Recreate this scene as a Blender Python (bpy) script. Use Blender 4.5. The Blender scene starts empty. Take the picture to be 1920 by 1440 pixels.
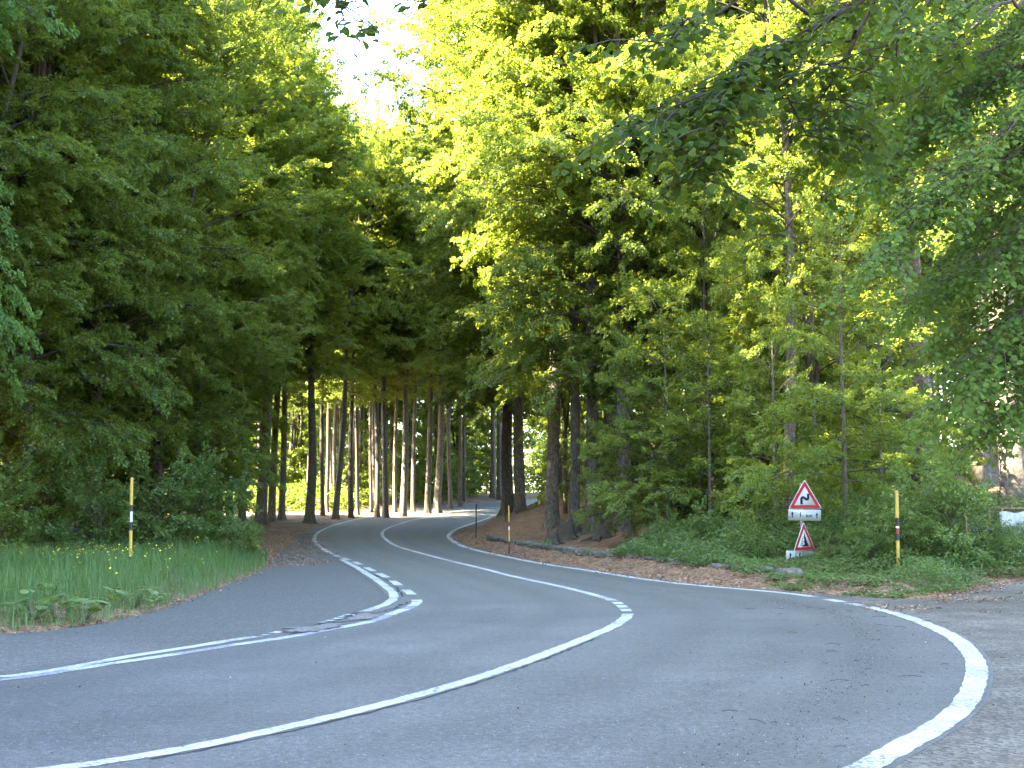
import bpy, math, random
import numpy as np
from mathutils import Vector, Matrix

# ------------------------------------------------------------------ camera, sky, sun, exposure
sc = bpy.context.scene
C = sc.collection
PITCH = math.atan(225 / 2660.0)
cam_d = bpy.data.cameras.new("camera")
cam = bpy.data.objects.new("camera", cam_d)
C.objects.link(cam)
cam.location = (0, 0, 1.5)
cam.rotation_euler = (math.pi / 2 + PITCH, 0, 0)
cam_d.sensor_width = 36
cam_d.lens = 2660 / 1920 * 36
cam_d.clip_start = 0.1
cam_d.clip_end = 3000
sc.camera = cam

SUN_EL, SUN_AZ = 42.0, -101.0          # degrees; azimuth from +Y (ahead) towards +X
sdir = Vector((math.sin(math.radians(SUN_AZ)) * math.cos(math.radians(SUN_EL)),
               math.cos(math.radians(SUN_AZ)) * math.cos(math.radians(SUN_EL)),
               math.sin(math.radians(SUN_EL))))
w = bpy.data.worlds.new("World")
sc.world = w
w.use_nodes = True
nt = w.node_tree
bg = nt.nodes["Background"]
sky = nt.nodes.new("ShaderNodeTexSky")
sky.sky_type = 'NISHITA'
sky.sun_disc = False
sky.sun_elevation = math.radians(SUN_EL)
sky.sun_rotation = math.radians(SUN_AZ)
sky.altitude = 600
sky.dust_density = 2.0
sky.ozone_density = 1.0
nt.links.new(sky.outputs[0], bg.inputs[0])
bg.inputs[1].default_value = 0.1
sl = bpy.data.lights.new("sun", 'SUN')
sl.energy = 5.0
sl.angle = math.radians(0.5)
sl.color = (1.0, 0.87, 0.58)
so = bpy.data.objects.new("sun", sl)
C.objects.link(so)
so.rotation_euler = sdir.to_track_quat('Z', 'Y').to_euler()
sc.view_settings.view_transform = 'Standard'
sc.view_settings.look = 'None'
sc.view_settings.exposure = 4.65
sc.view_settings.gamma = 1
sc.cycles.max_bounces = 7
sc.cycles.diffuse_bounces = 4
sc.cycles.glossy_bounces = 2
sc.cycles.transmission_bounces = 5
sc.cycles.sample_clamp_indirect = 6
sc.cycles.use_denoising = True
sc.cycles.caustics_reflective = False
sc.cycles.caustics_refractive = False

rs = np.random.RandomState(7)
rnd = random.Random(5)

# ------------------------------------------------------------------ helpers
def raw_mesh(name, V, F, mats, midx=None, smooth=False):
    """V (n,3); F: list of arrays each (m,k) of one polygon size."""
    V = np.asarray(V, dtype=np.float32)
    me = bpy.data.meshes.new(name)
    me.vertices.add(len(V))
    me.vertices.foreach_set("co", V.ravel())
    F = [np.asarray(f, dtype=np.int32) for f in F if len(f)]
    tot = sum(f.size for f in F)
    npoly = sum(len(f) for f in F)
    me.loops.add(tot)
    me.loops.foreach_set("vertex_index", np.concatenate([f.ravel() for f in F]))
    me.polygons.add(npoly)
    st, acc = [], 0
    for f in F:
        k = f.shape[1]
        st.append(acc + np.arange(len(f), dtype=np.int32) * k)
        acc += f.size
    me.polygons.foreach_set("loop_start", np.concatenate(st).astype(np.int32))
    if midx is not None:
        me.polygons.foreach_set("material_index", np.asarray(midx, dtype=np.int32))
    if smooth is True:
        me.polygons.foreach_set("use_smooth", np.ones(npoly, dtype=bool))
    elif smooth is not False:
        me.polygons.foreach_set("use_smooth", np.asarray(smooth, dtype=bool))
    for m in mats:
        me.materials.append(m)
    me.update(calc_edges=True)
    return me

def obj(name, me, parent=None, loc=(0, 0, 0), **props):
    o = bpy.data.objects.new(name, me)
    C.objects.link(o)
    o.location = loc
    if parent is not None:
        o.parent = parent
    for k, v in props.items():
        if v is not None:
            o[k] = v
    return o

def thing(name, label, cat, loc=(0, 0, 0), rotz=0, group=None):
    o = bpy.data.objects.new(name, None)
    C.objects.link(o)
    o.empty_display_size = 0.3
    o.location = loc
    o.rotation_euler = (0, 0, rotz)
    o["label"] = label
    o["category"] = cat
    if group:
        o["group"] = group
    return o

class MB:
    """collects shapes into one mesh"""
    def __init__(s):
        s.V, s.F, s.M, s.n = [], {}, {}, 0
    def add(s, V, F, m=0):
        V = np.asarray(V, dtype=float)
        for f in F:
            k = len(f)
            s.F.setdefault(k, []).append([i + s.n for i in f])
            s.M.setdefault(k, []).append(m)
        s.V.append(V)
        s.n += len(V)
    def tube(s, P, R, sides=8, m=0, cap=True):
        P = np.asarray(P, dtype=float)
        n = len(P)
        R = np.broadcast_to(np.asarray(R, dtype=float), (n,))
        T = np.gradient(P, axis=0)
        T /= np.linalg.norm(T, axis=1)[:, None] + 1e-9
        ref = np.array([0, 0, 1.0]) if abs(T[:, 2]).mean() < 0.8 else np.array([1.0, 0, 0])
        A = np.cross(T, ref)
        A /= np.linalg.norm(A, axis=1)[:, None] + 1e-9
        B = np.cross(T, A)
        th = np.arange(sides) / sides * 2 * math.pi
        V = P[:, None] + R[:, None, None] * (np.cos(th)[None, :, None] * A[:, None] + np.sin(th)[None, :, None] * B[:, None])
        V = V.reshape(-1, 3)
        F = [[i * sides + j, i * sides + (j + 1) % sides, (i + 1) * sides + (j + 1) % sides, (i + 1) * sides + j]
             for i in range(n - 1) for j in range(sides)]
        s.add(V, F, m)
        if cap:
            for e, c in ((0, -1), (n - 1, 1)):
                ring = V[e * sides:(e + 1) * sides]
                s.add(ring, [list(range(sides))[::c]], m)
    def box(s, c, d, m=0, M=None):
        c = np.array(c, float); h = np.array(d, float) / 2
        V = np.array([[x, y, z] for z in (-1, 1) for y in (-1, 1) for x in (-1, 1)]) * h
        if M is not None:
            V = V @ np.array(M).T
        s.add(V + c, [[0, 2, 3, 1], [4, 5, 7, 6], [0, 1, 5, 4], [2, 6, 7, 3], [0, 4, 6, 2], [1, 3, 7, 5]], m)
    def poly_plate(s, pts, y0, y1, m=0):
        """outline pts (x,z) extruded from y0 (front) to y1"""
        n = len(pts)
        V = [(x, y0, z) for x, z in pts] + [(x, y1, z) for x, z in pts]
        F = [list(range(n)), list(range(2 * n - 1, n - 1, -1))]
        F += [[i, i + n, (i + 1) % n + n, (i + 1) % n] for i in range(n)]
        s.add(V, F, m)
    def mesh(s, name, mats, smooth=False):
        F = [np.array(s.F[k]) for k in s.F]
        M = np.concatenate([np.array(s.M[k]) for k in s.F])
        return raw_mesh(name, np.concatenate(s.V), F, mats, M, smooth)
    def obj(s, name, mats, parent=None, smooth=False, **kw):
        return obj(name, s.mesh(name, mats, smooth), parent, **kw)

# ------------------------------------------------------------------ materials
def mat(name):
    m = bpy.data.materials.new(name)
    m.use_nodes = True
    t = m.node_tree
    b = t.nodes["Principled BSDF"]
    return m, t, b

def N(t, typ, **kw):
    n = t.nodes.new(typ)
    for k, v in kw.items():
        if k.startswith("i_"):
            key = k[2:]
            key = int(key) if key.isdigit() else key.replace("_", " ")
            n.inputs[key].default_value = v
        else:
            setattr(n, k, v)
    return n

def ramp(t, fac, stops, interp='LINEAR'):
    r = t.nodes.new("ShaderNodeValToRGB")
    r.color_ramp.interpolation = interp
    e = r.color_ramp.elements
    while len(e) < len(stops):
        e.new(0.5)
    for i, (p, c) in enumerate(stops):
        e[i].position = p
        e[i].color = (*c, 1) if len(c) == 3 else c
    t.links.new(fac, r.inputs[0])
    return r.outputs[0]

def noise(t, scale, detail=4, rough=0.6, vec=None):
    n = N(t, "ShaderNodeTexNoise", i_Scale=scale, i_Detail=detail, i_Roughness=rough)
    if vec is not None:
        t.links.new(vec, n.inputs["Vector"])
    return n.outputs[0]

def mixc(t, fac, a, b, mode='MIX'):
    n = t.nodes.new("ShaderNodeMix")
    n.data_type = 'RGBA'
    n.blend_type = mode
    for v, i in ((fac, 0), (a, 6), (b, 7)):
        if isinstance(v, (float, int)):
            n.inputs[i].default_value = v
        elif isinstance(v, tuple):
            n.inputs[i].default_value = (*v, 1)
        else:
            t.links.new(v, n.inputs[i])
    return n.outputs[2]

def mth(t, op, a, b=None, clamp=False):
    n = t.nodes.new("ShaderNodeMath")
    n.operation = op
    n.use_clamp = clamp
    for i, v in enumerate((a, b)):
        if v is None:
            continue
        if isinstance(v, (float, int)):
            n.inputs[i].default_value = v
        else:
            t.links.new(v, n.inputs[i])
    return n.outputs[0]

def bump(t, b, h, dist, strength=1.0):
    n = N(t, "ShaderNodeBump", i_Distance=dist, i_Strength=strength)
    t.links.new(h, n.inputs["Height"])
    t.links.new(n.outputs[0], b.inputs["Normal"])

def leaf_mat(name, dark, light, trans, spec=0.35, rough=0.45, tfac=0.45):
    m, t, b = mat(name)
    geo = N(t, "ShaderNodeNewGeometry")
    oi = N(t, "ShaderNodeObjectInfo")
    fac = mth(t, 'ADD', mth(t, 'MULTIPLY', geo.outputs["Random Per Island"], 0.65), mth(t, 'MULTIPLY', oi.outputs["Random"], 0.35))
    tcx = N(t, "ShaderNodeTexCoord")
    fac = mth(t, 'ADD', fac, mth(t, 'MULTIPLY', mth(t, 'SUBTRACT', noise(t, 0.7, 3, 0.6, tcx.outputs["Object"]), 0.5), 1.1), clamp=True)
    col = mixc(t, fac, dark, light)
    t.links.new(col, b.inputs["Base Color"])
    b.inputs["Roughness"].default_value = rough
    b.inputs["Specular IOR Level"].default_value = spec
    tr = N(t, "ShaderNodeBsdfTranslucent")
    tc = mixc(t, fac, tuple(c * 0.75 for c in trans), tuple(min(1, c * 1.25) for c in trans))
    t.links.new(tc, tr.inputs["Color"])
    mx = N(t, "ShaderNodeMixShader")
    mx.inputs[0].default_value = tfac
    t.links.new(b.outputs[0], mx.inputs[1])
    t.links.new(tr.outputs[0], mx.inputs[2])
    t.links.new(mx.outputs[0], t.nodes["Material Output"].inputs[0])
    return m

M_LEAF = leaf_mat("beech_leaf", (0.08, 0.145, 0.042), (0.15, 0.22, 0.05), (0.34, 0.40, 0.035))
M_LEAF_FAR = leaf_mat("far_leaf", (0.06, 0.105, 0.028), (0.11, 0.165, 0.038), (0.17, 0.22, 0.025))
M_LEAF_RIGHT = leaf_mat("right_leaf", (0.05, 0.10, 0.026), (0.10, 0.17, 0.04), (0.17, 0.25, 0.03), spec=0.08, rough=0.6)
M_LEAF_NEAR = leaf_mat("near_beech_leaf", (0.07, 0.155, 0.045), (0.115, 0.22, 0.06), (0.19, 0.30, 0.04), spec=0.2, rough=0.5)
M_LEAF_DARK = leaf_mat("broad_leaf", (0.035, 0.065, 0.015), (0.07, 0.11, 0.02), (0.13, 0.20, 0.015), spec=0.08, rough=0.55, tfac=0.4)
M_SHRUB = leaf_mat("shrub_leaf", (0.085, 0.15, 0.045), (0.19, 0.28, 0.08), (0.24, 0.34, 0.06), tfac=0.35)
M_HERB = leaf_mat("herb_leaf", (0.05, 0.095, 0.03), (0.12, 0.19, 0.055), (0.14, 0.22, 0.04), tfac=0.35)
M_GRASS = leaf_mat("grass_blade", (0.05, 0.11, 0.035), (0.125, 0.22, 0.065), (0.14, 0.25, 0.05), tfac=0.35)

m, t, b = mat("fallen_leaf"); M_FALLEN = m
g = N(t, "ShaderNodeNewGeometry")
t.links.new(ramp(t, g.outputs["Random Per Island"], [(0, (0.14, 0.065, 0.035)), (0.5, (0.27, 0.14, 0.075)), (1, (0.42, 0.27, 0.17))]), b.inputs["Base Color"])
b.inputs["Roughness"].default_value = 0.7

m, t, b = mat("bark"); M_BARK = m
tc = N(t, "ShaderNodeTexCoord")
mp = N(t, "ShaderNodeMapping"); mp.inputs["Scale"].default_value = (1, 1, 2.2)
t.links.new(tc.outputs["Object"], mp.inputs[0])
n1 = noise(t, 3.0, 8, 0.65, mp.outputs[0])
oi = N(t, "ShaderNodeObjectInfo")
c = ramp(t, n1, [(0.3, (0.045, 0.037, 0.03)), (0.48, (0.115, 0.095, 0.076)), (0.58, (0.18, 0.158, 0.132)), (0.75, (0.28, 0.26, 0.23))])
n2 = noise(t, 0.9, 3, 0.6, tc.outputs["Object"])
c = mixc(t, ramp(t, n2, [(0.55, (0, 0, 0)), (0.72, (0.7, 0.7, 0.7))]), c, (0.09, 0.10, 0.05))
hsv = N(t, "ShaderNodeHueSaturation")
t.links.new(c, hsv.inputs["Color"])
t.links.new(mth(t, 'ADD', mth(t, 'MULTIPLY', oi.outputs["Random"], 0.5), 0.65), hsv.inputs["Value"])
t.links.new(hsv.outputs[0], b.inputs["Base Color"])
b.inputs["Roughness"].default_value = 0.85
bump(t, b, noise(t, 14, 8, 0.7, mp.outputs[0]), 0.04)

m, t, b = mat("twig_wood"); M_TWIG = m
b.inputs["Base Color"].default_value = (0.045, 0.037, 0.03, 1)
b.inputs["Roughness"].default_value = 0.8

# road seams and old patches differ in colour: both are wear of the surface itself
def asphalt(name, base, dark, near_tone=None, seam=None, rough=0.62, tracks=False):
    m, t, b = mat(name)
    tc = N(t, "ShaderNodeTexCoord")
    P = tc.outputs["Object"]
    big = noise(t, 0.45, 5, 0.55, P)
    mp = N(t, "ShaderNodeMapping"); mp.inputs["Scale"].default_value = (0.6, 3.0, 1)
    t.links.new(P, mp.inputs[0])
    streak = noise(t, 0.8, 6, 0.7, mp.outputs[0])
    col = mixc(t, ramp(t, big, [(0.35, (0, 0, 0)), (0.68, (1, 1, 1))]), dark, base)
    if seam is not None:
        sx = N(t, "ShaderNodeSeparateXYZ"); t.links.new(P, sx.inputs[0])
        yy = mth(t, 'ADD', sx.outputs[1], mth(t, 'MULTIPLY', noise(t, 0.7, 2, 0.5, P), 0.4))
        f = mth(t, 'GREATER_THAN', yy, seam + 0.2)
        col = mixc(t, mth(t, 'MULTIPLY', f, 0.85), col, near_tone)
    col = mixc(t, mth(t, 'MULTIPLY', ramp(t, streak, [(0.5, (0, 0, 0)), (0.75, (1, 1, 1))]), 0.35), col, tuple(c * 0.55 for c in dark))
    if tracks:
        at = N(t, "ShaderNodeAttribute", attribute_name="across")
        d1 = mth(t, 'MULTIPLY', mth(t, 'ABSOLUTE', mth(t, 'SUBTRACT', mth(t, 'ABSOLUTE', mth(t, 'SUBTRACT', at.outputs["Fac"], 0.5)), 0.24)), 7.5)
        g_ = mth(t, 'MULTIPLY', mth(t, 'SUBTRACT', 1.0, d1, clamp=True), mth(t, 'ADD', 0.25, noise(t, 0.9, 4, 0.6, P)))
        col = mixc(t, mth(t, 'MULTIPLY', g_, 0.5), col, tuple(c * 0.62 for c in dark))
        d2 = mth(t, 'SUBTRACT', 1.0, mth(t, 'MULTIPLY', mth(t, 'ABSOLUTE', mth(t, 'SUBTRACT', at.outputs["Fac"], 0.5)), 9.0), clamp=True)
        col = mixc(t, mth(t, 'MULTIPLY', mth(t, 'MULTIPLY', d2, ramp(t, noise(t, 1.7, 5, 0.7, P), [(0.45, (0, 0, 0)), (0.6, (1, 1, 1))])), 0.4), col, tuple(c * 0.5 for c in dark))
        sp = ramp(t, noise(t, 2.6, 3, 0.5, P), [(0.66, (0, 0, 0)), (0.72, (1, 1, 1))])
        col = mixc(t, mth(t, 'MULTIPLY', sp, 0.35), col, tuple(c * 0.5 for c in dark))
    fine = noise(t, 75, 3, 0.85, P)
    col = mixc(t, 1.0, col, ramp(t, fine, [(0.3, (0.15, 0.15, 0.15)), (0.5, (1, 1, 1)), (0.7, (2.1, 2.1, 2.1))]), 'MULTIPLY')
    med = noise(t, 20, 5, 0.8, P)
    col = mixc(t, 0.7, col, ramp(t, med, [(0.3, (0.12, 0.12, 0.12)), (0.5, (1, 1, 1)), (0.7, (2.1, 2.1, 2.1))]), 'MULTIPLY')
    col = mixc(t, 0.8, col, ramp(t, noise(t, 7, 6, 0.8, P), [(0.3, (0.7, 0.7, 0.7)), (0.5, (1, 1, 1)), (0.7, (1.3, 1.3, 1.3))]), 'MULTIPLY')
    v = N(t, "ShaderNodeTexVoronoi", i_Scale=26.0, i_Randomness=1.0)
    t.links.new(P, v.inputs["Vector"])
    sep = N(t, "ShaderNodeSeparateColor"); t.links.new(v.outputs["Color"], sep.inputs[0])
    spk = mth(t, 'MULTIPLY', mth(t, 'LESS_THAN', v.outputs["Distance"], 0.22), mth(t, 'GREATER_THAN', sep.outputs[0], 0.90))
    col = mixc(t, spk, col, (0.22, 0.22, 0.215))
    t.links.new(col, b.inputs["Base Color"])
    b.inputs["Roughness"].default_value = rough
    b.inputs["Specular IOR Level"].default_value = 0.45
    bump(t, b, mth(t, 'ADD', fine, med), 0.006, 0.9)
    return m

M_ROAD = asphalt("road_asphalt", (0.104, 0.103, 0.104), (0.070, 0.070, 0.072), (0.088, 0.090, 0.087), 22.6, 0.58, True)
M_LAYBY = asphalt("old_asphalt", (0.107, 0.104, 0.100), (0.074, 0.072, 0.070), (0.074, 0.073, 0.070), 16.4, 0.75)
M_PATCH = asphalt("worn_patch", (0.17, 0.16, 0.15), (0.11, 0.105, 0.10), rough=0.9)

m, t, b = mat("gravelly_shoulder"); M_SHOULDER = m
tc = N(t, "ShaderNodeTexCoord"); P = tc.outputs["Object"]
c = ramp(t, noise(t, 0.8, 5, 0.6, P), [(0.35, (0.07, 0.06, 0.05)), (0.65, (0.135, 0.124, 0.11))])
v = N(t, "ShaderNodeTexVoronoi", i_Scale=34.0); t.links.new(P, v.inputs["Vector"])
sep = N(t, "ShaderNodeSeparateColor"); t.links.new(v.outputs["Color"], sep.inputs[0])
c = mixc(t, 1.0, c, ramp(t, sep.outputs[0], [(0, (0.45, 0.45, 0.45)), (0.5, (1, 1, 1)), (1, (1.55, 1.5, 1.45))]), 'MULTIPLY')
mp = N(t, "ShaderNodeMapping"); mp.inputs["Scale"].default_value = (1.0, 1.35, 1); t.links.new(P, mp.inputs[0])
c = mixc(t, mth(t, 'MULTIPLY', ramp(t, noise(t, 1.6, 6, 0.75, mp.outputs[0]), [(0.5, (0, 0, 0)), (0.62, (1, 1, 1))]), 0.7), c, (0.085, 0.07, 0.055))
c = mixc(t, 1.0, c, ramp(t, noise(t, 70, 3, 0.8, P), [(0.3, (0.6, 0.6, 0.6)), (0.5, (1, 1, 1)), (0.7, (1.4, 1.4, 1.4))]), 'MULTIPLY')
t.links.new(c, b.inputs["Base Color"]); b.inputs["Roughness"].default_value = 0.9
bump(t, b, mth(t, 'ADD', v.outputs["Distance"], noise(t, 9, 5, 0.7, P)), 0.02)

m, t, b = mat("line_paint"); M_LINE = m
tc = N(t, "ShaderNodeTexCoord"); P = tc.outputs["Object"]
wear = noise(t, 22, 7, 0.8, P)
b2 = noise(t, 0.9, 3, 0.5, P)
f = mth(t, 'ADD', wear, mth(t, 'MULTIPLY', mth(t, 'SUBTRACT', b2, 0.5), 0.35))
col = mixc(t, ramp(t, f, [(0.40, (0, 0, 0)), (0.485, (1, 1, 1))]), (0.10, 0.10, 0.105), (0.44, 0.455, 0.45))
col = mixc(t, 0.5, col, ramp(t, noise(t, 4, 4, 0.6, P), [(0.3, (0.7, 0.7, 0.68)), (0.7, (1, 1, 1))]), 'MULTIPLY')
t.links.new(col, b.inputs["Base Color"])
b.inputs["Roughness"].default_value = 0.6
bump(t, b, wear, 0.004)

def faded_paint(name, cut):
    m, t, b = mat(name)
    tc = N(t, "ShaderNodeTexCoord"); P = tc.outputs["Object"]
    wear = noise(t, 30, 7, 0.85, P)
    col = mixc(t, ramp(t, wear, [(cut - .08, (0, 0, 0)), (cut + .12, (1, 1, 1))]), (0.10, 0.10, 0.11), (0.36, 0.37, 0.41))
    t.links.new(col, b.inputs["Base Color"])
    b.inputs["Roughness"].default_value = 0.7
    return m
M_FADED = faded_paint("faded_line_paint", 0.5)

m, t, b = mat("crack_fill"); M_CRACK = m
b.inputs["Base Color"].default_value = (0.018, 0.018, 0.02, 1)
b.inputs["Roughness"].default_value = 0.9

m, t, b = mat("forest_soil"); M_SOIL = m
tc = N(t, "ShaderNodeTexCoord"); P = tc.outputs["Object"]
v = N(t, "ShaderNodeTexVoronoi", i_Scale=16.0); t.links.new(P, v.inputs["Vector"])
sep = N(t, "ShaderNodeSeparateColor"); t.links.new(v.outputs["Color"], sep.inputs[0])
leafc = ramp(t, sep.outputs[0], [(0, (0.10, 0.05, 0.028)), (0.45, (0.20, 0.105, 0.055)), (0.8, (0.30, 0.18, 0.10)), (1, (0.38, 0.25, 0.16))])
big = noise(t, 0.35, 5, 0.65, P)
c = mixc(t, ramp(t, big, [(0.52, (0, 0, 0)), (0.72, (0.8, 0.8, 0.8))]), leafc, (0.07, 0.08, 0.025))
c = mixc(t, mth(t, 'MULTIPLY', ramp(t, noise(t, 2.2, 4, 0.6, P), [(0.45, (0, 0, 0)), (0.6, (1, 1, 1))]), 0.45), c, (0.08, 0.055, 0.035))
t.links.new(c, b.inputs["Base Color"])
b.inputs["Roughness"].default_value = 0.9
bump(t, b, mth(t, 'ADD', v.outputs["Distance"], noise(t, 5, 5, 0.7, P)), 0.06)

def simple(name, col, rough=0.5, spec=0.5, metal=0.0, dirt=0.0, dcol=(0.1, 0.09, 0.07), scale=9):
    m, t, b = mat(name)
    if dirt:
        tc = N(t, "ShaderNodeTexCoord")
        n = noise(t, scale, 6, 0.7, tc.outputs["Object"])
        t.links.new(mixc(t, ramp(t, n, [(0.45, (0, 0, 0)), (0.75, (dirt,) * 3)]), col, dcol), b.inputs["Base Color"])
    else:
        b.inputs["Base Color"].default_value = (*col, 1)
    b.inputs["Roughness"].default_value = rough
    b.inputs["Specular IOR Level"].default_value = spec
    b.inputs["Metallic"].default_value = metal
    return m

M_YEL = simple("yellow_paint", (0.46, 0.32, 0.05), 0.45, dirt=0.5, dcol=(0.35, 0.25, 0.08))
M_BLK = simple("black_paint", (0.012, 0.012, 0.013), 0.6, dirt=0.3)
M_RED = simple("red_paint", (0.16, 0.018, 0.018), 0.4, dirt=0.4)
M_WHT = simple("white_paint", (0.72, 0.72, 0.72), 0.4)
M_REDS = simple("sign_red", (0.33, 0.012, 0.022), 0.55, spec=0.25)
M_WHTS = simple("sign_white", (0.40, 0.445, 0.47), 0.55, dirt=0.25, dcol=(0.4, 0.42, 0.42), scale=5)
M_BLKS = simple("sign_black", (0.008, 0.009, 0.016), 0.6, spec=0.2)
M_GALV = simple("galvanised_steel", (0.25, 0.26, 0.27), 0.5, metal=0.6, dirt=0.5)
M_RUST = simple("rusty_steel", (0.30, 0.17, 0.11), 0.8, dirt=0.7, dcol=(0.12, 0.06, 0.04))
M_DARKROD = simple("weathered_dark_metal", (0.035, 0.028, 0.025), 0.7, dirt=0.4)
M_STUMP = simple("rotten_wood", (0.05, 0.038, 0.028), 0.9, dirt=0.6, dcol=(0.10, 0.11, 0.05), scale=5)

m, t, b = mat("wall_stone"); M_STONE = m
tc = N(t, "ShaderNodeTexCoord"); P = tc.outputs["Object"]
c = ramp(t, noise(t, 6, 7, 0.7, P), [(0.3, (0.045, 0.04, 0.034)), (0.5, (0.12, 0.11, 0.095)), (0.7, (0.26, 0.25, 0.225))])
c = mixc(t, ramp(t, noise(t, 1.6, 4, 0.6, P), [(0.5, (0, 0, 0)), (0.66, (0.8, 0.8, 0.8))]), c, (0.07, 0.08, 0.03))
t.links.new(c, b.inputs["Base Color"])
b.inputs["Roughness"].default_value = 0.9
bump(t, b, noise(t, 18, 6, 0.7, P), 0.03)

m, t, b = mat("plastic_sheet"); M_SHEET = m
tc = N(t, "ShaderNodeTexCoord")
t.links.new(mixc(t, noise(t, 5, 5, 0.6, tc.outputs["Object"]), (0.25, 0.28, 0.29), (0.40, 0.43, 0.44)), b.inputs["Base Color"])
b.inputs["Roughness"].default_value = 0.28
b.inputs["Transmission Weight"].default_value = 0.12
M_FLOWER = simple("yellow_petal", (0.75, 0.58, 0.03), 0.6)
M_TYRE = simple("black_rubber", (0.015, 0.015, 0.017), 0.6)

# ------------------------------------------------------------------ the lie of the land
def zr(y):
    y = np.asarray(y, dtype=float)
    a = np.clip(y - 60, 0, 65)
    return 0.00042 * a * a + 0.045 * np.clip(y - 125, 0, 20)

F0 = 2660.0
cp, sp = math.cos(PITCH), math.sin(PITCH)
def gpx(pts):
    """photo pixels of marks on the road -> where they lie on the ground"""
    pts = np.asarray(pts, float)
    dx = pts[:, 0] - 960
    dy = F0 * cp - (720 - pts[:, 1]) * sp
    dz = F0 * sp + (720 - pts[:, 1]) * cp
    lo, hi = np.zeros(len(pts)), np.full(len(pts), 135.0)
    for _ in range(50):
        mid = (lo + hi) / 2
        z = 1.5 + mid * dz / dy
        below = z < zr(mid)
        hi = np.where(below, mid, hi)
        lo = np.where(below, lo, mid)
    return np.stack([dx * hi / dy, hi], 1)

def smooth_path(P, step=0.25, sm=2):
    P = np.asarray(P, float)
    for _ in range(2):                         # centripetal-ish Catmull-Rom through resampled points
        d = np.r_[0, np.cumsum(np.linalg.norm(np.diff(P, axis=0), axis=1))]
        out = []
        n = len(P)
        for i in range(n - 1):
            p0, p1, p2, p3 = P[max(i - 1, 0)], P[i], P[i + 1], P[min(i + 2, n - 1)]
            L = d[i + 1] - d[i]
            t0 = (p2 - p0) / max(d[i + 1] - d[max(i - 1, 0)], 1e-6) * L
            t1 = (p3 - p1) / max(d[min(i + 2, n - 1)] - d[i], 1e-6) * L
            k = max(2, int(L / 0.5))
            u = np.arange(k) / k
            u = u[:, None]
            out.append((2 * u**3 - 3 * u**2 + 1) * p1 + (u**3 - 2 * u**2 + u) * t0 + (-2 * u**3 + 3 * u**2) * p2 + (u**3 - u**2) * t1)
        out.append(P[-1:])
        P = np.concatenate(out)
        break
    d = np.r_[0, np.cumsum(np.linalg.norm(np.diff(P, axis=0), axis=1))]
    s = np.arange(0, d[-1], step)
    Q = np.stack([np.interp(s, d, P[:, 0]), np.interp(s, d, P[:, 1])], 1)
    for _ in range(sm):
        Q[1:-1] = (Q[:-2] + 2 * Q[1:-1] + Q[2:]) / 4
    return Q

def normals2(P):
    T = np.gradient(P, axis=0)
    T /= np.linalg.norm(T, axis=1)[:, None] + 1e-9
    return np.stack([T[:, 1], -T[:, 0]], 1)     # points to the right of travel

# left edge: near part (newer dashed line), then the far solid line
L_NEAR_W = [(-25, -14), (-23, -4), (-19, 4), (-14, 8.6), (-9, 10.7)]
px_L2 = [(0, 1279), (127, 1256), (335, 1227), (440, 1209), (570, 1191), (632, 1177), (702, 1166), (727, 1153), (765, 1141), (784, 1128),
         (766, 1110), (741, 1093), (718, 1079), (692, 1067), (670, 1056), (648, 1048), (630, 1042), (604, 1028), (590, 1014), (593, 1002),
         (610, 991), (639, 981), (674, 972.5), (721, 964.3), (764, 958)]
FAR_L = [(-7.3, 112), (-4.2, 119), (1.5, 127), (10, 134), (22, 140), (45, 147)]
FAR_C = [(-4.2, 108), (-1.2, 114.5), (4, 122), (12, 129.5), (24, 136), (46, 143.5)]
FAR_R = [(-1.0, 101.5), (2, 110), (7, 118), (14.5, 125.5), (26, 132), (48, 139.5)]
PL = smooth_path(np.r_[L_NEAR_W, gpx(px_L2), FAR_L], 0.25, 6)
px_C = [(140, 1440), (400, 1394), (600, 1350), (800, 1300), (960, 1250), (1085, 1202), (1150, 1175), (1175, 1158), (1177.5, 1148), (1166, 1137.5),
        (1150, 1126), (1060, 1102), (960, 1080.5), (910, 1067.5), (837, 1050), (779, 1034.6), (744, 1024), (724, 1012), (716.5, 1001), (724, 992),
        (744, 984), (779, 974), (837, 963)]
PC = smooth_path(np.r_[[(-18, -14), (-15.5, -6), (-11.5, 1.5), (-6.5, 6.0)], gpx(px_C), FAR_C], 0.25, 6)
px_R = [(1560, 1472), (1625, 1435), (1710, 1390), (1785, 1345), (1817, 1310), (1831, 1270), (1830, 1240), (1805, 1207), (1760, 1180), (1685, 1152), (1627, 1138),
        (1590, 1131), (1525, 1119), (1460, 1110.7), (1308, 1098), (1221, 1088), (1104, 1070), (1016.7, 1057), (958, 1045.7), (900, 1033.5), (867, 1024),
        (846, 1012), (842, 1003), (855, 993), (881, 983), (912, 973)]
PR = smooth_path(np.r_[[(-13, -14), (-10.5, -7), (-7.2, 0.3), (-3.5, 4.2), (0.3, 6.4)], gpx(px_R), FAR_R], 0.25, 6)
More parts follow.
